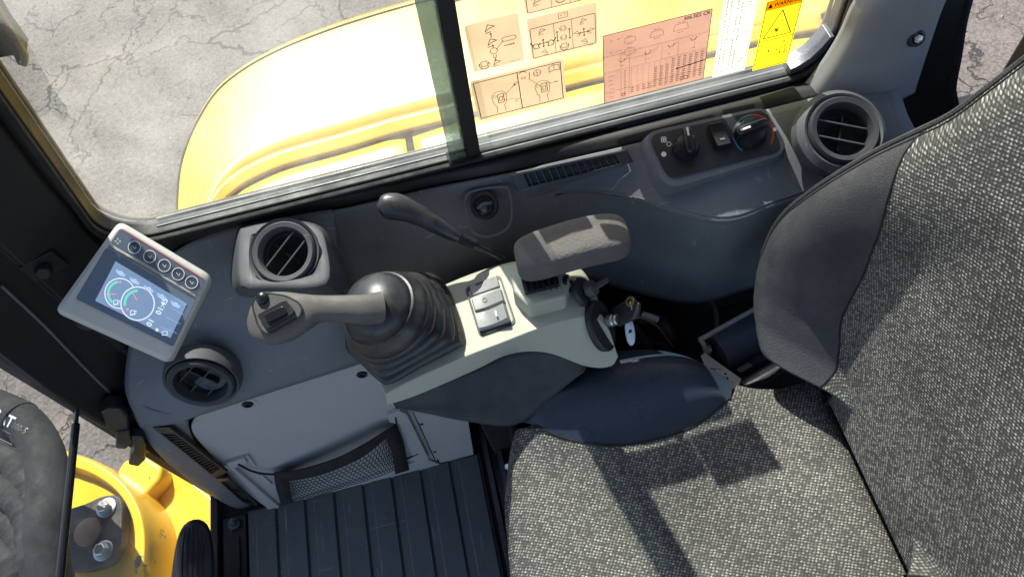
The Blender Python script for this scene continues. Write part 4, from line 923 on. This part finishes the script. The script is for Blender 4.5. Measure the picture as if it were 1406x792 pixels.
# gauge symbols: fuel pump and coolant glyphs in simple lines
for cx, cy in ((160, 415), (183, 429)):
    p3.frame(cx-3.2, cy-2.5, cx+2, cy+2.8, 1.0, W_); p3.line(cx-4, cy+4, cx+4, cy+2.6, 1, W_); p3.path([(cx+2, cy-1), (cx+4.5, cy-2.5), (cx+4, cy+1)], .9, W_)
for i, (x, y) in enumerate(((167, 373), (186, 384), (205.5, 395), (223, 405), (242, 416))):
    q = rpoly([(x-8, y-4), (x+7, y+4.5), (x+4, y+8), (x-6, y+3)], 2, 2); p3.poly(q, 3); p3.ring(x-.5, y+2, 2.3, .8, W_, n=10)
for k in range(4): p3.line(222+k*7, 449-k*13, 244+k*4, 458-k*13, .5, 3)
p3.text('CAB', 226, 437, 4.5, -62, 3, flip=-1) if False else None
p3.disc(216, 453, 2.2, W_, 8); p3.frame(223, 455, 230, 460, .8, W_)
p3.mk('screen_print', [M['lcdw'], M['lcdg'], M['lcdr'], M['lcdd']], dp)
p.mk('gauge_dial', [M['lcdw'], M['lcdg'], M['lcdr'], M['lcdd']], dp)
pk = Print(lambda u, v: D(u, v, .0011)); pk.line(167, 314.5, 280, 383.5, 1.1, 1)
for k in range(4): pk.ring(162+3*math.cos(k*1.57), 331.5+3*math.sin(k*1.57), .9, .7, 0, n=6)
pk.mk('strip_print', [M['white'], M['red']], dp)
for i, (x, y) in enumerate(((185, 340), (206, 352.6), (226, 365), (245, 376.5), (263.5, 388))):
    r0 = np.linalg.norm(D(x+8.4, y)-D(x, y)); kb_ = mk('key_button', *lathe(D(x, y, .0008), mn, [(r0*.98, 0), (r0*.95, .0014), (r0*.5, .0010), (.0003, .0009)], 24), mat('slate key', (.06, .075, .105), .4) if i == 0 else bpy.data.materials['slate key'], dp)
    q = Print(lambda u, v: D(u, v, .0026)); q.ring(x, y, 8.4, 1.0, n=28); q.path([(x-2.5, y-2), (x+1, y+2.5), (x+2.5, y-1)], .7); q.mk('key_ring_mark', M['white'], kb_)
mk('display_arm', *tube([D(150, 420, -.038), P(120, 440, .66), P(110, 420, y=.655)], .014, 12), M['black'], dp)
# ================================================================== decals on the window
DY = .7100
def decal(label, x0, x1, z0, z1, film_, draw, r=.004, shear=0, frame=None, border=None, cat='sticker'):
    t = thing('sticker', label, cat, ((x0+x1)/2, DY, (z0+z1)/2), 'stickers on the side window')
    mp = lambda u, v, d=.0: V(x0+u*(x1-x0)+shear*v*(z1-z0), DY-.0006-d, z0+v*(z1-z0))
    w_, h_ = x1-x0, z1-z0; pts = rpoly([(0, 0), (w_, 0), (w_, h_), (0, h_)], r, 4)
    mk('sticker_film', [mp(a/w_, b/h_, 0) for a, b in pts], [list(range(len(pts)))], M[film_], t, smooth=False)
    pr = Print(lambda u, v: mp(u/w_, v/h_, .0003)); mats = draw(pr, w_, h_); pr.mk('sticker_print', mats, t)
    return t
mm_ = .001
def arrow(p, x, y, dx, dy, w=.0009, mi=0):
    p.line(x, y, x+dx, y+dy, w, mi); L = math.hypot(dx, dy); ux, uy = dx/L, dy/L; k = .0026
    p.poly([(x+dx+ux*k, y+dy+uy*k), (x+dx-uy*k*.7, y+dy+ux*k*.7), (x+dx+uy*k*.7, y+dy-ux*k*.7)], mi)
def seatg(p, x, y, s=.005): p.frame(x-s*.7, y-s*.5, x+s*.7, y+s*.9, s*.16); p.ring(x, y-s*.1, s*1.15, s*.2, 0, 200, 340, 10); p.line(x-s*1.1, y-s*.3, x-s*1.1, y+s*.5, s*.25); p.line(x+s*1.1, y-s*.3, x+s*1.1, y+s*.5, s*.25)
def hand(p, x, y, s=.004, m=1): p.path([(x-m*s, y-s), (x+m*s*.6, y-s), (x+m*s, y), (x+m*s*.3, y+s), (x-m*s*.6, y+s*.6)], s*.25, closed=True); p.line(x+m*s*.8, y+s*.3, x+m*s*1.8, y+s*1.6, s*.35)
def crossarrows(p, x, y, s): [arrow(p, x, y, dx*s, dy*s) for dx, dy in ((1, 0), (-1, 0), (0, 1), (0, -1))]
def boomg(p, x, y, s=.006, m=1): p.path([(x-m*s, y-s*.6), (x-m*s*.3, y+s), (x+m*s, y+s*.3), (x-m*s*.2, y)], s*.16); p.line(x-m*s*1.1, y-s, x+m*s*.2, y-s*.8, s*.16); p.line(x-m*s, y-s*.6, x+m*s*.1, y+s*.2, s*.14)
def tiny(p, x, y, n, w, h, mi=0):
    for k in range(n):
        if random.random() < .85: p.rect(x+k*w*1.35, y, x+k*w*1.35+w, y+h*random.uniform(.6, 1), mi)
def d_square(p, w, h):
    boomg(p, w*.45, h*.83); arrow(p, w*.45, h*.64, 0, .005); boomg(p, w*.45, h*.54); arrow(p, w*.45, h*.42, 0, .003)
    p.ring(w*.45, h*.36, .0045, .0008); p.line(w*.42, h*.28, w*.43, h*.20, .0008); p.line(w*.48, h*.28, w*.47, h*.20, .0008); arrow(p, w*.45, h*.22, 0, -.004)
    p.line(w*.5, h*.38, w*.66, h*.52, .0008); p.ring(w*.68, h*.54, .003, .0008, 0, 90, 270, 8); p.ring(w*.86, h*.54, .003, .0008, 0, -90, 90, 8); p.line(w*.68, h*.54+.003, w*.86, h*.54+.003, .0008); p.line(w*.68, h*.54-.003, w*.86, h*.54-.003, .0008)
    tiny(p, w*.66, h*.40, 5, .002, .002); boomg(p, w*.47, h*.09, .005); seatg(p, w*.22, h*.12, .0055); tiny(p, w*.74, h*.035, 8, .0011, .0012); return [M['brown']]
def d_mid(p, w, h):
    p.path(rpoly([(w*.03, h*.05), (w*.97, h*.05), (w*.97, h*.76), (w*.03, h*.76)], .002, 3), .0009, closed=True)
    for x in (.37, .63): p.line(w*x, h*.05, w*x, h*.76, .0006)
    p.frame(w*.45, h*.84, w*.58, h*.95, .0006); p.text('+ 1', w*.515, h*.895, .006)
    crossarrows(p, w*.2, h*.36, .0042); boomg(p, w*.2, h*.64, .0045); hand(p, w*.09, h*.33, .004, -1); hand(p, w*.31, h*.33, .004); boomg(p, w*.2, h*.13, .004, -1)
    seatg(p, w*.5, h*.16, .0048); seatg(p, w*.5, h*.38, .0035); seatg(p, w*.5, h*.60, .0035)
    for x in (.41, .59): arrow(p, w*x, h*.42, 0, .007); arrow(p, w*x, h*.42, 0, -.005)
    crossarrows(p, w*.8, h*.38, .004); boomg(p, w*.8, h*.64, .0042); boomg(p, w*.91, h*.38, .004); boomg(p, w*.69, h*.38, .004, -1); boomg(p, w*.8, h*.15, .0042, -1); tiny(p, w*.84, h*.01+.0008, 6, .0009, .0012); return [M['brown']]
def d_wide(p, w, h):
    p.frame(w*.03, h*.05, w*.965, h*.94, .0012); p.line(w*.5, h*.05, w*.5, h*.94, .0012)
    for cx, an_ in ((.27, 0), (.75, 10)):
        x, y = w*cx, h*.5; p.ring(x, y-.002, .010, .0007, 0, 0, 180, 14); p.path([(x-.010, y-.002), (x-.008, y-.014), (x-.005, y-.018), (x-.006, y-.030)], .0007); p.path([(x+.010, y-.002), (x+.008, y-.014), (x+.005, y-.018), (x+.006, y-.030)], .0007)
        p.path(rpoly([(x-.002, y-.013), (x+.006, y-.012), (x+.006, y+.003), (x-.002, y+.002)], .001, 2), .0010, closed=True); p.frame(x, y-.009, x+.004, y-.002, .0008); p.ring(x-.006, y, .0022, .0006); 
    p.line(w*.3, h*.45, w*.42, h*.62, .0006); arrow(p, w*.42, h*.62, .004, .004); p.line(w*.3, h*.38, w*.44, h*.34, .0006); boomg(p, w*.46, h*.30, .003); boomg(p, w*.47, h*.70, .003)
    p.line(w*.72, h*.5, w*.62, h*.72, .0006); p.line(w*.62, h*.72, w*.63, h*.88, .001); p.ring(w*.71, h*.82, .005, .0008); p.line(w*.71-.005, h*.82, w*.71+.005, h*.82, .0006); p.line(w*.71, h*.82-.005, w*.71, h*.82+.005, .0006)
    p.ring(w*.56, h*.86, .005, .0009, 0, 20, 160, 8); p.frame(w*.54, h*.76, w*.58, h*.80, .0007); p.line(w*.78, h*.52, w*.88, h*.5, .0006); tiny(p, w*.885, h*.49, 3, .002, .0022)
    p.path([(w*.84, h*.76), (w*.895, h*.79), (w*.95, h*.76), (w*.95, h*.88), (w*.895, h*.91), (w*.84, h*.88)], .0009, closed=True); p.line(w*.895, h*.79, w*.895, h*.91, .0007)
    return [M['brown']]
def d_plain(p, w, h):
    p.path(rpoly([(w*.03, h*.04), (w*.97, h*.04), (w*.97, h*.9), (w*.03, h*.9)], .002, 3), .0009, closed=True); p.line(w*.37, h*.04, w*.37, h*.9, .0006); p.line(w*.63, h*.04, w*.63, h*.9, .0006); seatg(p, w*.5, .012, .0055); boomg(p, w*.18, .014, .005); crossarrows(p, w*.8, h*.5, .004); return [M['brown']]
def d_red(p, w, h):
    p.frame(.0006, .0006, w-.0006, h-.0006, .0009, 0); p.text('306.5E2 CR', w*.86, h*.955, .0075, 0, 0, True, sx=.95)
    for y in (.70, .47, .17): p.line(.001, h*y, w-.001, h*y, .0012, 1)
    p.ring(w*.43, h*.70, .013, .0011, 1, 270, 350, 8); p.line(w*.22, h*.595, w*.43, h*.595, .0011, 1); p.ring(w*.22, h*.66, .008, .0011, 1, 120, 270, 8)
    for x, y in ((.12, .9), (.12, .74)): p.ring(w*(x-.04), h*y, .0016, .0004, 0, n=8); tiny(p, w*x, h*y, 4, .0014, .0012)
    for x, y, s in ((.25, .86, .008), (.25, .70, .008), (.5, .85, .009), (.72, .86, .010)): p.path(rpoly([(w*x-s, h*y-s*.5), (w*x+s, h*y-s*.5), (w*x+s*.8, h*y+s*.5), (w*x-s*.8, h*y+s*.5)], .001, 2), .0005, closed=True); tiny(p, w*x-.004, h*y+s*.7, 5, .0012, .0011); tiny(p, w*x-.004, h*y-s*.9, 5, .0012, .0011)
    for x in (.18, .42, .64, .85): p.path([(w*x-.004, h*(.60+.08*x)), (w*x-.002, h*(.56+.08*x)), (w*x+.003, h*(.57+.08*x)), (w*x+.004, h*(.61+.08*x))], .0008); p.line(w*x+.004, h*(.59+.08*x), w*x+.009, h*(.61+.08*x), .0004); tiny(p, w*x-.003, h*.52, 4, .0012, .0010)
    for x in (.17, .25): p.line(w*x, h*.05, w*x, h*.62, .0004)
    for k in range(4): p.line(w*(.40+k*.155), h*.47, w*(.40+k*.155), h*.66, .0003)
    for r_ in range(12):
        y = .45-r_*.032; p.line(.001, h*y, w*.99, h*y, .00025); tiny(p, w*.05, h*(y-.022), 4, .0014, .0010) if r_ % 2 else None; tiny(p, w*.20, h*(y-.022), 1, .002, .0014)
        for c_ in range(13):
            x = .27+c_*.056
            if (r_ >= 9) or (c_ > 3 and r_ >= 2) or (c_ > 6): p.rect(w*x, h*(y-.021), w*(x+.026), h*(y-.012), 0)
            if r_ == 0: p.line(w*x, h*.06, w*x, h*.46, .00025)
    p.line(w*.72, h*.27, w*.99, h*.30, .0016, 0); p.disc(w*.72, h*.27, .0018, 0, 8)
    p.path([(w*.76, h*.07), (w*.795, h*.08), (w*.83, h*.07), (w*.83, h*.12), (w*.795, h*.13), (w*.76, h*.12)], .0009, closed=True); p.line(w*.795, h*.08, w*.795, h*.13, .0007)
    p.frame(w*.18, h*.05, w*.21, h*.09, .0008); tiny(p, w*.4, h*.08, 7, .0013, .0012); return [M['brown'], M['lightline']]
def d_table(p, w, h):
    p.frame(w*.05, h*.01, w*.95, h*.985, .0006)
    for x in (.36, .67): p.line(w*x, h*.01, w*x, h*.985, .0005)
    n = int(h/.0052)
    for k in range(1, n):
        y = k*.0052; p.line(w*.67 if k % 6 else w*.05, y, w*.95, y, .0004); 
        for x in (.10, .22, .42, .54): 
            if random.random() < .8: p.rect(w*x, y+.001, w*x+.0028, y+.0022); p.rect(w*x, y+.0032, w*x+.0024, y+.0043)
        if k % 9 in (3, 4): tiny(p, w*.74, y+.0015, 3, .0015, .002)
    return [M['slat']]
def d_warn(p, w, h):
    p.rect(.0012, h*.865, w-.0012, h-.0012, 1); p.frame(w*.03, h*.02, w*.97, h*.985, .0011)
    p.text('WARNING', w*.58, h*.925, .0088, 0, 0, True, sx=.82); p.poly([(w*.07, h*.895), (w*.20, h*.895), (w*.135, h*.96)], 0)
    p.path([(w*.12, h*.47), (w*.88, h*.47), (w*.5, h*.83)], .0014, closed=True); p.line(w*.03, h*.43, w*.97, h*.43, .0011)
    cx, cy = w*.45, h*.56
    for k in range(9): a = k*.7; p.line(cx, cy, cx+.0062*math.cos(a)*(1 if k % 2 else .6), cy+.005*math.sin(a), .001)
    p.ring(w*.56, h*.68, .0028, .0005); p.disc(w*.56, h*.68, .0010, 0, 8)
    p.path([(w*.14, h*.17), (w*.34, h*.17), (w*.36, h*.32), (w*.16, h*.32)], .0009, closed=True); arrow(p, w*.46, h*.26, .006, 0); arrow(p, w*.50, h*.26, -.006, 0)
    p.frame(w*.68, h*.20, w*.82, h*.29, .001); p.ring(w*.66, h*.19, .0022, .0010, n=8); p.ring(w*.86, h*.19, .0022, .0010, n=8); p.frame(w*.70, h*.33, w*.76, h*.37, .001); p.line(w*.78, h*.30, w*.86, h*.37, .0006)
    p.path([(w*.08, h*.05), (w*.14, h*.06), (w*.20, h*.05), (w*.20, h*.09), (w*.14, h*.10), (w*.08, h*.09)], .0006, closed=True); tiny(p, w*.6, h*.045, 9, .0009, .0009); return [M['brown'], M['orf']]
decal('small square pink sticker with boom arrows, beside the black window stile', .020, .085, .842, .915, 'pink', d_square)
decal('pink three-panel sticker showing hand and swing arrows, right of the square one', .094, .180, .838, .902, 'pink', d_mid)
decal('wide pink two-panel sticker of joystick tops, lowest beside the black window stile', .012, .134, .757, .829, 'pink', d_wide)
decal('pink three-panel sticker cut off by the top edge, above the hand arrow sticker', .094, .180, .909, .938, 'pink', d_plain)
decal('tall pink sticker high on the window above the square sticker', .008, .107, .949, 1.008, 'pink', d_plain)
decal('pink sticker highest on the side window, above all the others', .108, .199, .946, 1.030, 'pink', d_plain)
decal('large faded red load chart sticker marked 306.5E2 CR', .186, .328, .730, .849, 'red film', d_red, r=.001)
decal('tall white sticker printed with a narrow number table, left of the yellow warning', .341, .387, .728, .950, 'whitef', d_table, r=.001)
decal('yellow WARNING sticker with crushing hazard triangle at the rear of the window', .399, .449, .721, .838, 'yelf', d_warn, r=.002)

# ================================================================== engine bodywork outside
hd_ = thing('engine_hood', 'glossy yellow rounded engine bodywork outside the side window', 'bodywork', (.1, 1.0, .45))
OE = [(247, 330), (244, 290), (247, 240), (257, 200), (275, 160), (300, 122), (335, 93), (375, 70), (420, 50), (480, 28), (560, 4), (640, -16), (740, -42), (860, -70), (980, -90), (1080, -85), (1140, -50), (1165, 10)]
IE = [(284, 292), (290, 273), (297, 263), (306, 252), (318, 242), (334, 231), (358, 219), (385, 208), (415, 199), (470, 184), (540, 163), (604, 147), (670, 129), (781, 98), (860, 79), (960, 56), (1050, 35), (1125, 20)]
E0 = [P(a, b, .47) for a, b in OE]; E3 = [P(a, b, .498) for a, b in IE]
lerp = lambda A_, B_, t, dz: [a*(1-t)+b*t+V(0, 0, dz) for a, b in zip(A_, B_)]
E1 = lerp(E0, E3, .035, .006); E1b = lerp(E0, E3, .075, .010); E2 = lerp(E0, E3, .5, .006); E2b = lerp(E0, E3, .985, .0006)
dn = [q+V(0, 0, -.02) for q in E0]; dn1 = [q+V(0, 0, -.06) for q in E0]; dn2 = [V(q[0], q[1]-.02, -.30) for q in E0]
mk('hood_panel', *sheet([dn2, dn1, dn, E0, E1, E1b, E2, E3], 4, 5), M['yellow'], hd_, solid=.004)
mk('hood_seam', *tube([q+V(0, 0, .0012) for q in E1b], .0020, 6, 4), M['ink'], hd_)
SL = [q+V(0, -.0, -.040) for q in E3]; SL = [V(q[0], q[1]-.031, .4865) for q in E3]
mk('hood_step', *sheet([[q+V(0, .0005, 0) for q in E3], [(a+b)/2 for a, b in zip(E3, SL)], SL], 2, 5), M['yellow'], hd_, solid=.003)
mk('step_seal', *tube([q+V(0, -.002, .0005) for q in SL], .0012, 8, 4), M['rubber'], hd_)
IN = [V(q[0]*.995-.0, .757, .450) for q in SL]
xs = [q[0] for q in SL]
sx_ = -.118; k = next(i for i, x in enumerate(xs) if x > sx_)
def cutrow(R, a, b): return R[a:b]
def ledge(x0, x1, bulge):
    rows = []
    X = np.linspace(x0, x1, 12); fy = np.interp(X, xs, [q[1] for q in SL])
    for t in (0, .12, .5, 1): rows.append([V(x, .757+(y+.001-.757)*t, .484+bulge*math.sin(math.pi*min(1, t*1.0))-(.004 if i in (0, 11) else 0)) for i, (x, y) in enumerate(zip(X, fy))])
    return mk('ledge_panel', *sheet(rows, 4, 4), M['yellow'], hd_, solid=.003)
ledge(xs[1]+.01, -.125, .002); ledge(-.111, xs[-1], .002)
MB().add(bx(-.128, -.108, .757, 1.00, .462, .474)).mk('seam_strip', M['rubber'], hd_)
MB().add(bx(-.40, .75, .76, 1.02, -.95, -.05)).mk('frame_box', M['black'], hd_, bevel=.02)
# the boom foot in front
by = thing('boom_foot', 'chipped yellow boom foot casting in front of the cab floor', 'boom casting', (-.95, .6, -.1))
def pz(pts, z, d, r=0): return prism([P(a, b, z) for a, b in (rpoly(pts, r, 5) if r else pts)], (0, 0, -d))
mk('deck_plate', *pz([(150, 690), (213, 652), (238, 640), (300, 690), (312, 830), (140, 830)], -.13, .04), M['yellowc'], by, bevel=.006)
mk('boom_lug', *pz([(158, 652), (168, 632), (196, 622), (222, 640), (220, 658), (190, 690), (165, 680)], -.08, .08, 8), M['yellowc'], by, bevel=.01, seg=3)
op_ = [(70, 620), (105, 622), (140, 637), (170, 660), (190, 690), (200, 725), (200, 770), (188, 830), (60, 830), (50, 700)]
oo = resample(cr([P(a, b, .0) for a, b in op_], 6, True), 60, True); cen_ = P(120, 730, 0)
secs = [oo+V(0, 0, -.14), oo+V(0, 0, -.015), cen_+(oo-cen_)*.96, cen_+(oo-cen_)*.80, cen_+(oo-cen_)*.74+V(0, 0, -.030), cen_+(oo-cen_)*.1+V(0, 0, -.034)]
mk('boom_boss', *loft(secs, n=0), M['yellowc'], by, sharp=40, bevel=.003)
mk('pin_plate', *pz([(88, 700), (120, 690), (140, 680), (160, 678), (168, 690), (166, 745), (150, 772), (120, 782), (80, 784)], .012, .03, 9), mat('worn pin plate', (.035, .035, .04), .45, .3, 200, dust=.35, dscale=30, dcol=(.35, .2, .12)), by, bevel=.004)
mk('pin_end', *lathe(P(122, 730, .012), (0, 0, 1), [(.030, 0), (.029, .006), (.022, .008), (.001, .007)], 30, sx=1.0), mat('rusty pin end', (.25, .14, .09), .6, .4, 120, var=.3), by)
for a, b in ((147, 697), (143, 756)):
    c = P(a, b, .012); wb = mk('washer', *lathe(c, (0, 0, 1), [(.021, 0), (.021, .004), (.019, .005)], 28), M['steel'], by)
    mk('bolt_head', *lathe(c, (0, 0, 1), [(.014, .004), (.014, .018), (.011, .021)], 6), M['steel'], wb, bevel=.001)
mk('grease_nipple', *lathe(P(226, 725, -.13), (.3, .2, 1), [(.012, 0), (.010, .02), (.004, .03)], 12), M['yellowc'], by)
mk('swing_post', *bx(-1.3, -.86, .35, .75, -1.0, -.17), M['black'], by, bevel=.02)
# hoses
hs_ = [([(-90, 548), (-40, 550), (0, 562), (35, 582), (60, 622), (66, 672), (62, 730), (50, 830)], .24, .036),
       ([(-90, 610), (-40, 612), (0, 622), (32, 645), (48, 690), (50, 740), (40, 830)], .21, .034),
       ([(-90, 660), (-40, 664), (0, 672), (28, 692), (44, 728), (48, 770), (40, 840)], .225, .026),
       ([(-90, 700), (-40, 702), (0, 712), (22, 730), (36, 765), (38, 840)], .20, .028),
       ([(-90, 745), (-40, 748), (0, 760), (20, 785), (30, 840)], .21, .027)]
lbl = ['thick black hydraulic hose with white lettering, outermost of the bundle in front', 'black hydraulic hose second from the outside of the front bundle', 'thin glossy hydraulic hose in the middle of the front bundle', 'black hydraulic hose second from the inside of the front bundle', 'black hydraulic hose innermost of the front bundle, at the photo corner']
for (pts, z, r), lb in zip(hs_, lbl):
    c = [P(a, b, z) for a, b in pts]; c[-1] = c[-1]+V(0, -.02, -.06)
    cc = resample(cr(c, 12), 110); rr = [r*(1+(.055 if (i % 7) in (0, 1) else 0)) for i in range(110)]
    def hose(n): return tube(cc, rr, n, 0)
    if r > .035:
        t = thing('hydraulic_hose', lb, 'hose', c[3], 'hydraulic hoses in front of the cab'); mk('hose_body', *tube(c, r, 24, 8), M['rubber'], t)
        ho2 = P(14, 583, z+r+.001); hu = nrm(P(48, 600, z)-P(8, 580, z)); hv = nrm(P(32, 572, z)-P(24, 600, z)); hv = nrm(hv-hu*(hu@hv))
        cq = cr(c, 40)
        def on(u, v):
            q = ho2+hu*u+hv*v; i = int(np.argmin(((cq-q)[:, :2]**2).sum(1))); a = cq[i]; d = q-a; tt = nrm(cq[min(i+1, len(cq)-1)]-cq[i-1]); d = d-tt*(tt@d)
            s = math.hypot(d[0], d[1]); zz_ = math.sqrt(max(0, (r+.0012)**2-min(s, r)**2)); return V(q[0], q[1], a[2]+zz_)
        pr = Print(on); pr.text('CAT', -.028, .004, .030, 0, 0, True); pr.text('100-5', .022, .002, .017, 0, 1); pr.frame(-.05, -.030, .006, -.014, .0015, 1)
        pr.mk('hose_lettering', [M['lightgrey'], M['slat']], t)
        mk('hose_clamp', *tube([c[2]+(c[3]-c[2])*.62, c[2]+(c[3]-c[2])*.80], r*1.1, 20, 1), M['rubber'], t)
    else:
        o = mk('hydraulic_hose', *hose(20), M['rubber']); tag(o, lb, 'hose', group='hydraulic hoses in front of the cab')
# pedal
pe = thing('travel_pedal', 'black oval travel pedal with lengthwise ribs at the front of the floor', 'pedal', P(265, 770, .10))
pn = nrm((.25, -.25, .93)); po_ = P(265, 760, .10)
def Q(px, py, up=0): return PL(px, py, po_, pn)+pn*up
out = [(231, 850), (236, 785), (242, 745), (251, 722), (264, 713), (277, 714), (287, 727), (292, 760), (292, 800), (290, 850)]
oo = resample(cr([Q(*q) for q in out], 6, True), 50, True); cen_ = Q(264, 780)
mk('pedal_pad', *loft([oo-pn*.012, oo, cen_+(oo-cen_)*.95+pn*.004, cen_+(oo-cen_)*.8+pn*.006, cen_+(oo-cen_)*.1+pn*.006], n=0), M['knob'], pe, bevel=.001)
for i, x in enumerate((251, 258, 265, 272, 279)):
    mk('rib', *tube([Q(x+(265-x)*.25, 722+abs(x-265)*.5, .0062), Q(x, 750, .0066), Q(x-1, 790, .0066), Q(x-3, 845, .0062)], .0021, 6, 3), M['knob'], pe)
mk('pedal_arm', *tube([Q(262, 800, -.01), Q(262, 800, -.01)+V(.0, -.01, -.09)], .01, 10, 1), M['black'], pe)

# ================================================================== behind the console: belt reel, bracket, tag, cables
rt = thing('belt_retractor', 'dark seat belt reel in a folded steel bracket beside the seat', 'seat belt reel', P(1010, 465, .38))
ra = nrm(P(1046, 432, .42)-P(976, 470, .42)); rcn = P(1016, 468, .40)
mk('reel_drum', *lathe(rcn, ra, [(.001, -.042), (.030, -.042), (.031, -.038), (.031, .038), (.030, .042), (.001, .042)], 36, caps=False), mat('slate webbing', (.06, .075, .11), .5, .6, 300), rt)
B1, B2 = P(962, 466, .42), P(1037, 424, .42); u_b = nrm(B2-B1)
mk('bracket_bar', *tube([B1+V(.008, -.022, -.03), B1+V(.003, -.008, -.006), B1, B1+u_b*.010, B2-u_b*.008, B2, B2+V(.006, -.012, -.004), B2+V(.008, -.02, -.03)], .0042, 10, 3), M['housing'], rt)
mk('bracket_plate', *box((B1+B2)/2+V(.008, -.004, -.012), (B2-B1)/2*.95, V(.004, .010, -.012), V(.0012, 0, .001)), M['dsteel'], rt, bevel=.001)
for q in ((971, 478, .40), (1044, 448, .40)): mk('end_tab', *pillow(P(*q), (.006, 0, 0), (0, .009, 0), (0, 0, .006), .5, .5, 16, 8), M['white'], rt)
mk('reel_cover', *pillow(P(1030, 492, .37), ra*.040, nrm(np.cross(ra, (0, 0, 1)))*.020, V(0, 0, .016), .4, .4, 28, 14), M['trim2'], rt)
mk('pawl', *box(P(1022, 505, .395), ra*.012, V(.003, -.004, 0), V(0, 0, .002)), M['slat'], rt, bevel=.001)
pt_ = mk('paper_tag', *prism([P(a, b, .405) for a, b in ((962, 488), (968, 484), (984, 496), (1018, 520), (1012, 534), (980, 530))], (0, 0, -.0012)), M['paper'], smooth=False); tag(pt_, 'creased white paper tag with black print under the belt reel', 'paper tag')
pr = Print(lambda u, v: P(u, v, .4056))
for x, y, n in ((975, 505, 4), (979, 515, 5), (984, 524, 6)): pr.line(x, y, x+n*4, y+n*.6, .7); 
for x, y in ((996, 513), (999, 519)): pr.disc(x, y, 1.6)
pr.text('EX', 979, 507, 6, 10, flip=-1); pr.mk('tag_print', M['ink'], pt_)
bk = mk('belt_buckle_strap', *sheet([[P(1018, 524, .42), P(1045, 506, .43), P(1068, 494, .44), P(1082, 489, .44)], [P(1022, 530, .425), P(1052, 517, .435), P(1074, 503, .445), P(1084, 493, .445)], [P(1026, 534, .41), P(1056, 524, .42), P(1078, 509, .43), P(1087, 496, .43)]], 4, 6), M['steel'], solid=.004, sharp=50); tag(bk, 'bright crumpled metal strap between the cushion and the seat back', 'strap')
def cable(label, pts, r, m, name='cable'):
    o = mk(name, *tube([P(*q) for q in pts], r, 10, 6), M[m]); tag(o, label, 'cable')
cable('thick taped black cable loom running behind the cushion', [(880, 438, .36), (905, 440, .38), (918, 458, .38), (928, 482, .34), (940, 520, .27), (950, 560, .15)], .011, 'wire', 'cable_loom')
cable('thin pink wire looping across the dark gap', [(862, 440, .46), (880, 436, .46), (900, 446, .44), (914, 462, .40), (925, 478, .37)], .0016, 'wirep')
cable('grey curved cable under the side trim by the seat back', [(968, 405, .36), (980, 420, .34), (984, 440, .30), (982, 465, .25)], .004, 'slat')
cable('black connector lead dropping beside the key fob', [(868, 448, .42), (880, 462, .40), (893, 480, .38), (905, 500, .34), (912, 530, .25)], .009, 'wire')
cable('thin black wire crossing low behind the loom', [(860, 470, .30), (890, 468, .28), (925, 478, .26), (960, 500, .2)], .003, 'wire')
cs = mk('cable_sleeve', *tube([P(882, 432, .40), P(893, 435, .40), P(903, 439, .395)], .006, 12, 3), M['lightgrey']); tag(cs, 'pale blue printed sleeve on the end of the cable loom', 'sleeve')
db = mk('red_connector', *box(P(955, 510, .28), (.012, .004, 0), (-.004, .018, 0), (0, 0, .008)), mat('dull red plastic', (.25, .03, .03), .5, var=.1, dust=.2), bevel=.003); tag(db, 'dull red plastic connector beside the white paper tag', 'connector')
# loose grit
def grit(name, label, n, fn, r0, r1, m):
    mb = MB()
    for k in range(n):
        c = fn(); r = random.uniform(r0, r1); a = random.uniform(0, 6.28); q = [V(r*math.cos(a+t), r*math.sin(a+t)*random.uniform(.6, 1), 0) for t in (0, 2.1, 4.2)]
        mb.add(([c+q[0], c+q[1], c+q[2], c+V(random.uniform(-.2, .2)*r, 0, r*.7), ], [(0, 1, 2), (0, 1, 3), (1, 2, 3), (2, 0, 3)]))
    o = mb.mk(name, m, smooth=False); tag(o, label, kind='stuff'); return o
gm = mat('pale grit', (.32, .28, .24), .9)
grit('gravel', 'loose pale grit scattered on the asphalt yard', 1500, lambda: V(random.uniform(-3.2, 3), random.uniform(1.5, 5), -1.05), .003, .011, gm)
grit('grit', 'specks of pale dirt on the floor mat and sill', 90, lambda: V(random.uniform(-.64, -.16), random.uniform(.1, .5), .0115), .0006, .0022, gm)
bpy.context.view_layer.update()
